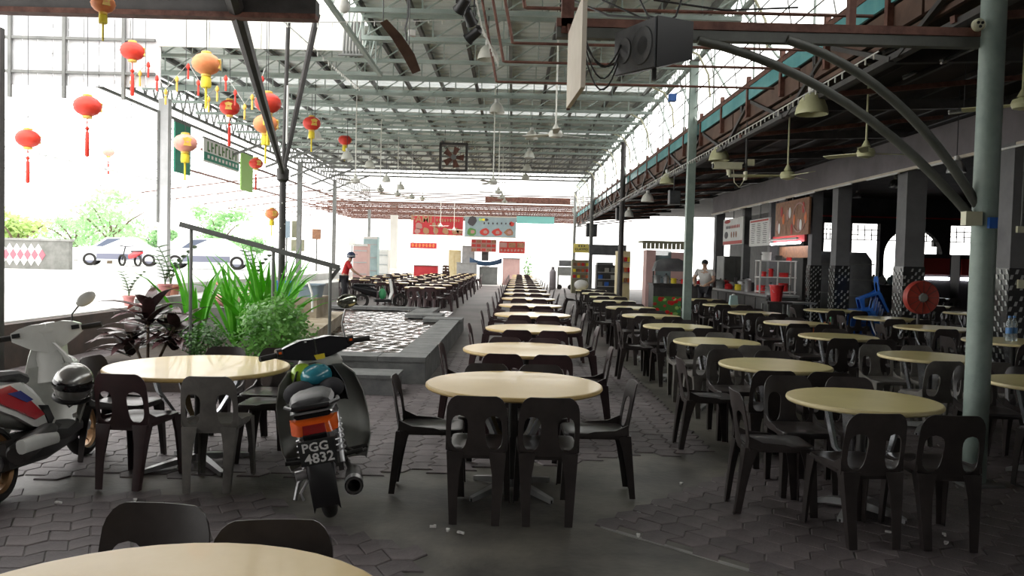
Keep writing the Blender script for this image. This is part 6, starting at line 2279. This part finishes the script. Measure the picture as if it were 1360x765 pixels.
# red drum fan on a stand
fn = thing('drum_fan', 'large red round fan on a floor stand before the mosaic pillar', 'fan', (at(1222, 420, 12.6).x, 12.6, 0))
zc = at(1222, 395, 12.6).z
RY = Matrix.Rotation(PI / 2, 3, 'X')
MB().lathe([(.25, -.07), (.265, -.05), (.265, .05), (.25, .07)], 30, R=RY, c=(0, 0, zc), caps=False).obj('drum', 'fan_red', fn, thick=.01)
MB().lathe([(.25, .06), (.10, .075), (.001, .076)], 30, R=RY, c=(0, 0, zc), caps=False).obj('face_disc', 'fan_red', fn)
MB().lathe([(.075, .075), (.06, .10), (.001, .105)], 18, R=RY, c=(0, 0, zc)).obj('hub', 'steel_grey', fn)
for k in range(12):
    a = k * PI / 6
    MB().bar((.07 * math.cos(a), -.082, zc + .07 * math.sin(a)), (.25 * math.cos(a), -.072, zc + .25 * math.sin(a)), .006, .006).obj('guard_wire', 'steel_dark', fn)
MB().tube([(0, .06, .05), (0, .06, zc - .2)], .025, 8).obj('pole', 'steel_dark', fn)
MB().lathe([(.24, 0), (.24, .03), (.05, .06)], 20, c=(0, .06, 0)).obj('base', 'steel_dark', fn)

# water bottles on the pale table
for i, dx in enumerate((-.05, .06)):
    p = at(1340 + i * 9, 447, 9.72)
    t = thing('water_bottle', 'clear water bottle with blue cap on the pale table', 'bottle', (p.x, 9.72 + i * .04, .742), group='water bottles')
    MB().lathe([(.001, 0), (.038, 0), (.04, .02), (.037, .10), (.04, .18), (.036, .22), (.016, .27), (.015, .285)], 14, caps=False).obj('body', 'bottle_clear', t)
    MB().lathe([(.017, .283), (.017, .305), (.001, .306)], 10).obj('cap', 'bottle_blue', t)
    MB().lathe([(.0405, .09), (.0405, .16)], 14, caps=False).obj('wrapper', 'bottle_blue', t)
# orange stools and a green bin near the white table
for i, dx in enumerate((-.22, .17)):
    t = thing('stool', 'small orange plastic stool under the white table', 'stool', (at(1095, 425, 16.4).x + dx, 16.6, 0), group='orange stools')
    MB().lathe([(.15, .40), (.16, .43), (.15, .45), (.001, .45)], 14, caps=False).obj('seat', 'plastic_orange', t, thick=.01)
    for k in range(4):
        a = k * PI / 2 + .7
        MB().tube([(.16 * math.cos(a), .16 * math.sin(a), 0), (.13 * math.cos(a), .13 * math.sin(a), .42)], .025, 6).obj('leg', 'plastic_orange', t)
t = thing('waste_bin', 'green plastic bin beside the orange stools', 'bin', (at(1111, 425, 16.9).x, 16.9, 0))
MB().lathe([(.10, 0), (.13, .5), (.14, .5), (.14, .53), (.12, .53), (.11, .02)], 14).obj('body', 'plastic_green', t)
MB().lathe([(.145, .52), (.12, .57), (.02, .58)], 14).obj('lid', 'plastic_green', t)
# low stall screen in the dim hall with bags
t = counter('stall_counter', 1140, 1190, 385, 28.0, 1.0, .6, 'stall_dark', 'stall_dark', 'dark sideboard below the arched window')
for i, (px, mn) in enumerate(((1147, 'purple_grey'), (1159, 'stall_cream'), (1171, 'sign_white'), (1183, 'stall_aqua'))):
    b_ = thing('bag', ('purple', 'cream', 'white', 'aqua')[i] + ' plastic bag on the dark sideboard', 'bag', ((px - 680) / FPX * 28.2, 28.2, 1.052))
    MB().ell((0, 0, .145), (.145, .13, .15), 12, 8).ell((.02, 0, .3), (.05, .04, .06), 8, 6).obj('bag_body', mn, b_)
for i, (px, w) in enumerate(((1233, 1.3), (1285, 1.0))):
    t = thing('drinks_cabinet', ('wide', 'narrow')[i] + ' dark drinks cabinet with a lit header in the dim hall', 'cabinet', ((px - 680) / FPX * 30, 30, 0))
    MB().box((0, 0, 1.1), (w, .6, 2.2)).obj('body', 'print_dark', t, smooth=False)
    MB().box((0, -.32, 1.3), (w * .9, .04, .1)).obj('lit_strip', 'tube_lit', t, smooth=False)
    MB().box((0, -.32, 1.75), (w * .9, .04, .6)).obj('header', 'print_red', t, smooth=False)
t = thing('sign_post', 'dark post sign with a wide cap outside the far window', 'sign', (wx(1279), 34, 0))
MB().tube([(0, 0, 0), (0, 0, 3.2)], .07, 8).obj('post', 'steel_dark', t)
MB().box((0, 0, 2.75), (.5, .2, .3)).obj('cap', 'steel_dark', t)
MB().box((-.3, 0, 2.0), (.25, .1, .45)).obj('red_sign', 'plastic_red', t)
MB().box((.3, 0, 2.0), (.25, .1, .45)).obj('yellow_sign', 'yellow', t)

# stalls between the far columns
for i, (px, Y, w, h, mn, lb) in enumerate(((770, 41, .9, 1.7, 'stall_olive', 'stall rack of red and yellow packets under the yellow sign'), (808, 31, 1.0, 1.5, 'stall_dark', 'dark stall cabinet with a blue tray by the eave columns'),
                                           (826, 28, .45, 2.0, 'stall_cream', 'glowing cream drinks cabinet beside the dark column'), (802, 36, .7, 1.6, 'steel_grey', 'grey steel stall cabinet past the yellow sign'))):
    t = thing('stall_cabinet', lb, 'cabinet', ((px - 680) / FPX * Y, Y, 0))
    MB().box((0, 0, h / 2), (w, .6, h)).obj('body', mn, t, smooth=False)
    for k in range(3):
        MB().box((0, -.33, h * (.45 + .18 * k)), (w * .92, .1, .03)).obj('shelf', 'steel_stall', t, smooth=False)
        for q in range(4):
            MB().box((-w * .36 + q * w * .24, -.34, h * (.45 + .18 * k) + .09), (w * .16, .06, .16)).obj('packet', ('plastic_red', 'yellow', 'print_brown', 'plastic_orange')[(q + k) % 4] if i in (0, 2) else ('steel_grey', 'plastic_blue', 'stall_dark', 'steel_stall')[(q + k) % 4], t, smooth=False)
t = thing('awning', 'grey awning sheet above the stalls past the dark column', 'awning', ((805 - 680) / FPX * 33, 33, 2.0))
MB().box((0, 0, .3), (1.5, .6, .04)).box((0, -.3, .1), (1.5, .04, .42)).obj('sheet', 'tarp_grey', t, smooth=False)
for s_ in (-.7, .7):
    MB().box((s_, .2, -.86), (.05, .05, 2.28)).obj('post', 'steel_grey', t, smooth=False)
t = thing('plastic_bag', 'white plastic bag on a table near the far eave columns', 'bag', ((772 - 680) / FPX * 24.2, 24.2, .742))
MB().ell((0, 0, .15), (.22, .16, .16), 12, 8).obj('bag_body', 'sign_white', t)
t = thing('tissue_box', 'pale aqua tissue box on a round table by the stalls', 'box', (4.78, 17.2, .742))
MB().loft([[(-.09, -.06, 0), (.09, -.06, 0), (.09, .06, 0), (-.09, .06, 0)], [(-.07, -.05, .2), (.07, -.05, .2), (.07, .05, .2), (-.07, .05, .2)]]).obj('box_body', 'stall_aqua', t, smooth=False)
MB().ell((0, 0, .205), (.04, .03, .03), 8, 6).obj('tissue', 'sign_white', t)


# ------------------------------------------------------------------ people
def skin_mesh(name, verts, edges, radii, matn, sub=1, root=0):
    me = bpy.data.meshes.new(name)
    me.from_pydata(verts, edges, [])
    o = bpy.data.objects.new(name + '_source', me)
    COL.objects.link(o)
    o.modifiers.new('skin', 'SKIN').use_smooth_shade = True
    sv = me.skin_vertices[0].data
    for i, r in enumerate(radii):
        sv[i].radius = r if isinstance(r, tuple) else (r, r)
        sv[i].use_root = i == root
    md = o.modifiers.new('subsurf', 'SUBSURF')
    md.levels = md.render_levels = sub
    dg = bpy.context.evaluated_depsgraph_get()
    out = bpy.data.meshes.new_from_object(o.evaluated_get(dg))
    bpy.data.objects.remove(o)
    bpy.data.meshes.remove(me)
    out.name = name
    out.materials.clear()
    out.materials.append(M[matn])
    out.polygons.foreach_set('use_smooth', [True] * len(out.polygons))
    return out


def person(loc, rz, label, J_, shirt, trousers, helmet=None, sleeve=1):
    """J_: joints in a frame where the person faces +Y"""
    t = thing('person', label, 'person', loc, rz)
    j = {k: Vector(v) for k, v in J_.items()}
    V, E_, Rr, ix = [], [], [], {}

    def v(k, p, r):
        ix[k] = len(V)
        V.append(tuple(p))
        Rr.append(r)

    def e(*ks):
        for a, b in zip(ks, ks[1:]):
            E_.append((ix[a], ix[b]))
    v('pel', j['pelvis'], (.13, .10))
    v('waist', j['pelvis'].lerp(j['chest'], .45), (.12, .09))
    v('chest', j['chest'], (.15, .105))
    v('neck', j['neck'], .052)
    hc = j['head']
    v('jaw', hc + (j['neck'] - hc) * .45, (.06, .062))
    v('skull', hc, (.076, .09))
    v('crown', hc + (hc - j['neck']).normalized() * .075, (.06, .07))
    e('pel', 'waist', 'chest', 'neck', 'jaw', 'skull', 'crown')
    for s_ in 'lr':
        v('sh' + s_, j['shoulder_' + s_], .06)
        v('el' + s_, j['elbow_' + s_], .042)
        v('wr' + s_, j['wrist_' + s_], .028)
        d = (j['wrist_' + s_] - j['elbow_' + s_]).normalized()
        sgn = -1 if s_ == 'l' else 1
        side_ = d.cross(Vector((0, 0, 1)))
        side_ = side_.normalized() if side_.length > .1 else Vector((1, 0, 0))
        palm = j['wrist_' + s_] + d * .055
        v('pa' + s_, palm, (.034, .02))
        e('chest', 'sh' + s_, 'el' + s_, 'wr' + s_, 'pa' + s_)
        for q in range(4):
            off = side_ * (q - 1.5) * .02
            L = (.062, .075, .07, .055)[q]
            v(f'f{s_}{q}', palm + off + d * .045, .009)
            v(f'g{s_}{q}', palm + off + d * (.045 + L * .6) + Vector((0, 0, -.02)), .008)
            e('pa' + s_, f'f{s_}{q}', f'g{s_}{q}')
        v('th' + s_, j['wrist_' + s_] + d * .035 - side_ * sgn * .042, .010)
        v('tt' + s_, j['wrist_' + s_] + d * .07 - side_ * sgn * .055, .009)
        e('wr' + s_, 'th' + s_, 'tt' + s_)
        v('hi' + s_, j['hip_' + s_], .088)
        v('kn' + s_, j['knee_' + s_], .058)
        v('an' + s_, j['ankle_' + s_], .038)
        v('to' + s_, j['ankle_' + s_] + Vector((0, .16, -.055)), (.042, .028))
        e('pel', 'hi' + s_, 'kn' + s_, 'an' + s_, 'to' + s_)
    body = skin_mesh('body', V, E_, Rr, 'skin')
    b = link('body', body, t)
    fwd = Vector((0, 1, -.05))
    nose = MB().ell(hc + Vector((0, .088, -.012)), (.014, .02, .02), 8, 6).obj('nose', 'skin', t)
    for s_ in (-1, 1):
        MB().ell(hc + Vector((s_ * .032, .078, .012)), (.012, .008, .008), 8, 6).obj('eye', 'black', t)
        MB().ell(hc + Vector((s_ * .078, -.005, -.005)), (.012, .022, .032), 8, 6).obj('ear', 'skin', t)
    MB().ell(hc + Vector((0, .08, -.048)), (.026, .008, .007), 8, 5).obj('mouth', 'terracotta', t)
    # clothes
    def cloth(keys, edges, rad, name, matn):
        return link(name, skin_mesh(name, [V[ix[k]] if isinstance(k, str) else tuple(k) for k in keys], edges, rad, matn), t)
    el = [j['shoulder_' + s_].lerp(j['elbow_' + s_], .8 if sleeve else .6) for s_ in 'lr']
    cloth(['pel', 'waist', 'chest', j['neck'] - Vector((0, 0, .045)), 'shl', el[0], 'shr', el[1]], [(0, 1), (1, 2), (2, 3), (2, 4), (4, 5), (2, 6), (6, 7)],
          [(.15, .12), (.145, .115), (.172, .128), (.065, .065), .08, .066, .08, .066], 'shirt', shirt)
    cloth(['pel', 'hil', 'knl', 'anl', 'hir', 'knr', 'anr'], [(0, 1), (1, 2), (2, 3), (0, 4), (4, 5), (5, 6)],
          [(.142, .112), .105, .078, .06, .105, .078, .06], 'trousers', trousers)
    for s_ in 'lr':
        a = j['ankle_' + s_]
        MB().loft([ring_y(a.y - .07, .04, a.z - .09, a.z - .02, x=a.x), ring_y(a.y + .05, .048, a.z - .09, a.z - .01, x=a.x), ring_y(a.y + .18, .04, a.z - .09, a.z - .05, x=a.x)]).obj('shoe', 'sole', t)
    if helmet:
        h = MB().ell(hc + Vector((0, -.008, .022)), (.125, .14, .13), 18, 12, v0=.34).obj('helmet', helmet, t)
        MB().prism([(-.10, .10), (.10, .10), (.08, .19), (-.08, .19)], hc + Vector((0, 0, .06)), (1, 0, 0), (0, 1, 0), (0, 0, .012)).obj('peak', helmet, h)
        MB().ell(hc + Vector((0, -.005, .01)), (.128, .143, .04), 18, 4, v0=.35, v1=.65).obj('helmet_band', 'print_white', h)
        MB().tube([hc + Vector((-.1, 0, -.02)), hc + Vector((0, .03, -.11)), hc + Vector((.1, 0, -.02))], .007, 5).obj('strap', 'black', h)
    else:
        MB().ell(hc + Vector((0, -.018, .038)), (.092, .098, .082), 16, 10, v0=.28).obj('hair', 'hair', t)
    return t


HJ = dict(pelvis=(0, 0, .93), chest=(0, .10, 1.30), neck=(0, .16, 1.46), head=(0, .21, 1.585), shoulder_l=(-.19, .11, 1.39), shoulder_r=(.19, .11, 1.39),
          elbow_l=(-.24, .26, 1.15), elbow_r=(.24, .26, 1.15), wrist_l=(-.20, .47, 1.02), wrist_r=(.20, .47, 1.02), hip_l=(-.10, 0, .90), hip_r=(.10, 0, .90),
          knee_l=(-.12, .06, .50), knee_r=(.11, .02, .50), ankle_l=(-.12, .02, .09), ankle_r=(.12, -.12, .09))
pr = onz(458, 408, 0)
person((pr.x, 24.6, 0), math.radians(-78), 'person in red shirt and dark helmet leaning over a parked scooter', HJ, 'shirt_red', 'trousers_dark', 'helmet_blue')
MJ = dict(pelvis=(0, 0, .95), chest=(0, .04, 1.33), neck=(0, .06, 1.49), head=(0, .09, 1.615), shoulder_l=(-.20, .04, 1.42), shoulder_r=(.20, .04, 1.42),
          elbow_l=(-.27, .14, 1.17), elbow_r=(.27, .14, 1.17), wrist_l=(-.16, .36, 1.08), wrist_r=(.18, .36, 1.08), hip_l=(-.10, 0, .92), hip_r=(.10, 0, .92),
          knee_l=(-.11, .02, .50), knee_r=(.11, .02, .50), ankle_l=(-.11, 0, .09), ankle_r=(.11, 0, .09))
mx_ = at(937, 360, 21.6)
person((mx_.x, 21.6, 0), math.radians(150), 'person in white t-shirt standing behind the vegetable counter', MJ, 'shirt_white', 'trousers_dark', None, 0)

# scooter the helmeted person stands at
s2 = thing('scooter', 'white scooter with pink trim and green bag beside the helmeted person', 'scooter', (-4.50, 24.4, 0), math.radians(-70))
for y in (-.1, 1.1):
    MB().lathe([(.15, -.04), (.23, -.035), (.23, .035), (.15, .04)], 18, R=RX90, c=(0, y, .235), caps=False).obj('wheel', 'rubber', s2)
MB().loft([ring_y(-.4, .06, .62, .7), ring_y(0, .14, .42, .72), ring_y(.35, .13, .33, .62)]).obj('tail_body', 'black_gloss', s2)
MB().loft([ring_y(-.35, .1, .71, .77), ring_y(.3, .11, .68, .76)]).obj('seat', 'seat_vinyl', s2)
MB().loft([ring_y(.3, .14, .2, .3, p=5), ring_y(.8, .15, .2, .3, p=5)]).obj('floor_board', 'black', s2)
rows = []
for z, y, w in ((.28, .82, .15), (.5, .9, .19), (.75, .86, .16), (.92, .80, .09)):
    rows.append([(x, y - .06 * abs(x / w) ** 2, z) for x in (-w, -w * .5, 0, w * .5, w)])
MB().grid(rows).obj('leg_shield', 'moto_white', s2, thick=.02)
MB().bar((-.1, .92, .3), (-.1, .86, .8), .03, .02).obj('pink_trim', 'pot_pink', s2)
MB().tube([(-.33, .72, 1.0), (0, .8, .98), (.33, .72, 1.0)], .025, 6).obj('handlebar', 'black', s2)
MB().tube([(0, .85, .9), (0, 1.1, .25)], .03, 6).obj('fork', 'steel_dark', s2)
gb = thing('bag', 'green carrier bag hung on the scooter of the helmeted person', 'bag', (-3.99, 24.58, .295))
MB().ell((0, 0, .16), (.12, .08, .17), 12, 8).tube([(-.05, 0, .3), (0, 0, .42), (.05, 0, .3)], .008, 5).obj('bag_body', 'plastic_green', gb)

# a dented road kerb stone of litter on the floor: cigarette stubs and paper scraps
for i, (px, py) in enumerate(((700, 650), (905, 643), (595, 705), (612, 708), (575, 700), (180, 665), (78, 668), (1180, 707), (1257, 722), (1255, 711), (848, 712))):
    p = onz(px, py, .006)
    t = MB().box((0, 0, .006), (.035 * random.uniform(.6, 1.4), .012, .012)).box((.01, .005, .008), (.015, .02, .01)).obj('paper_scrap', 'litter', None)
    t.location = (p.x, p.y, .004)
    t.rotation_euler = (0, 0, random.uniform(0, 3))
    tag(t, 'tiny pale paper scrap on the floor', 'litter', 'paper scraps on the floor')
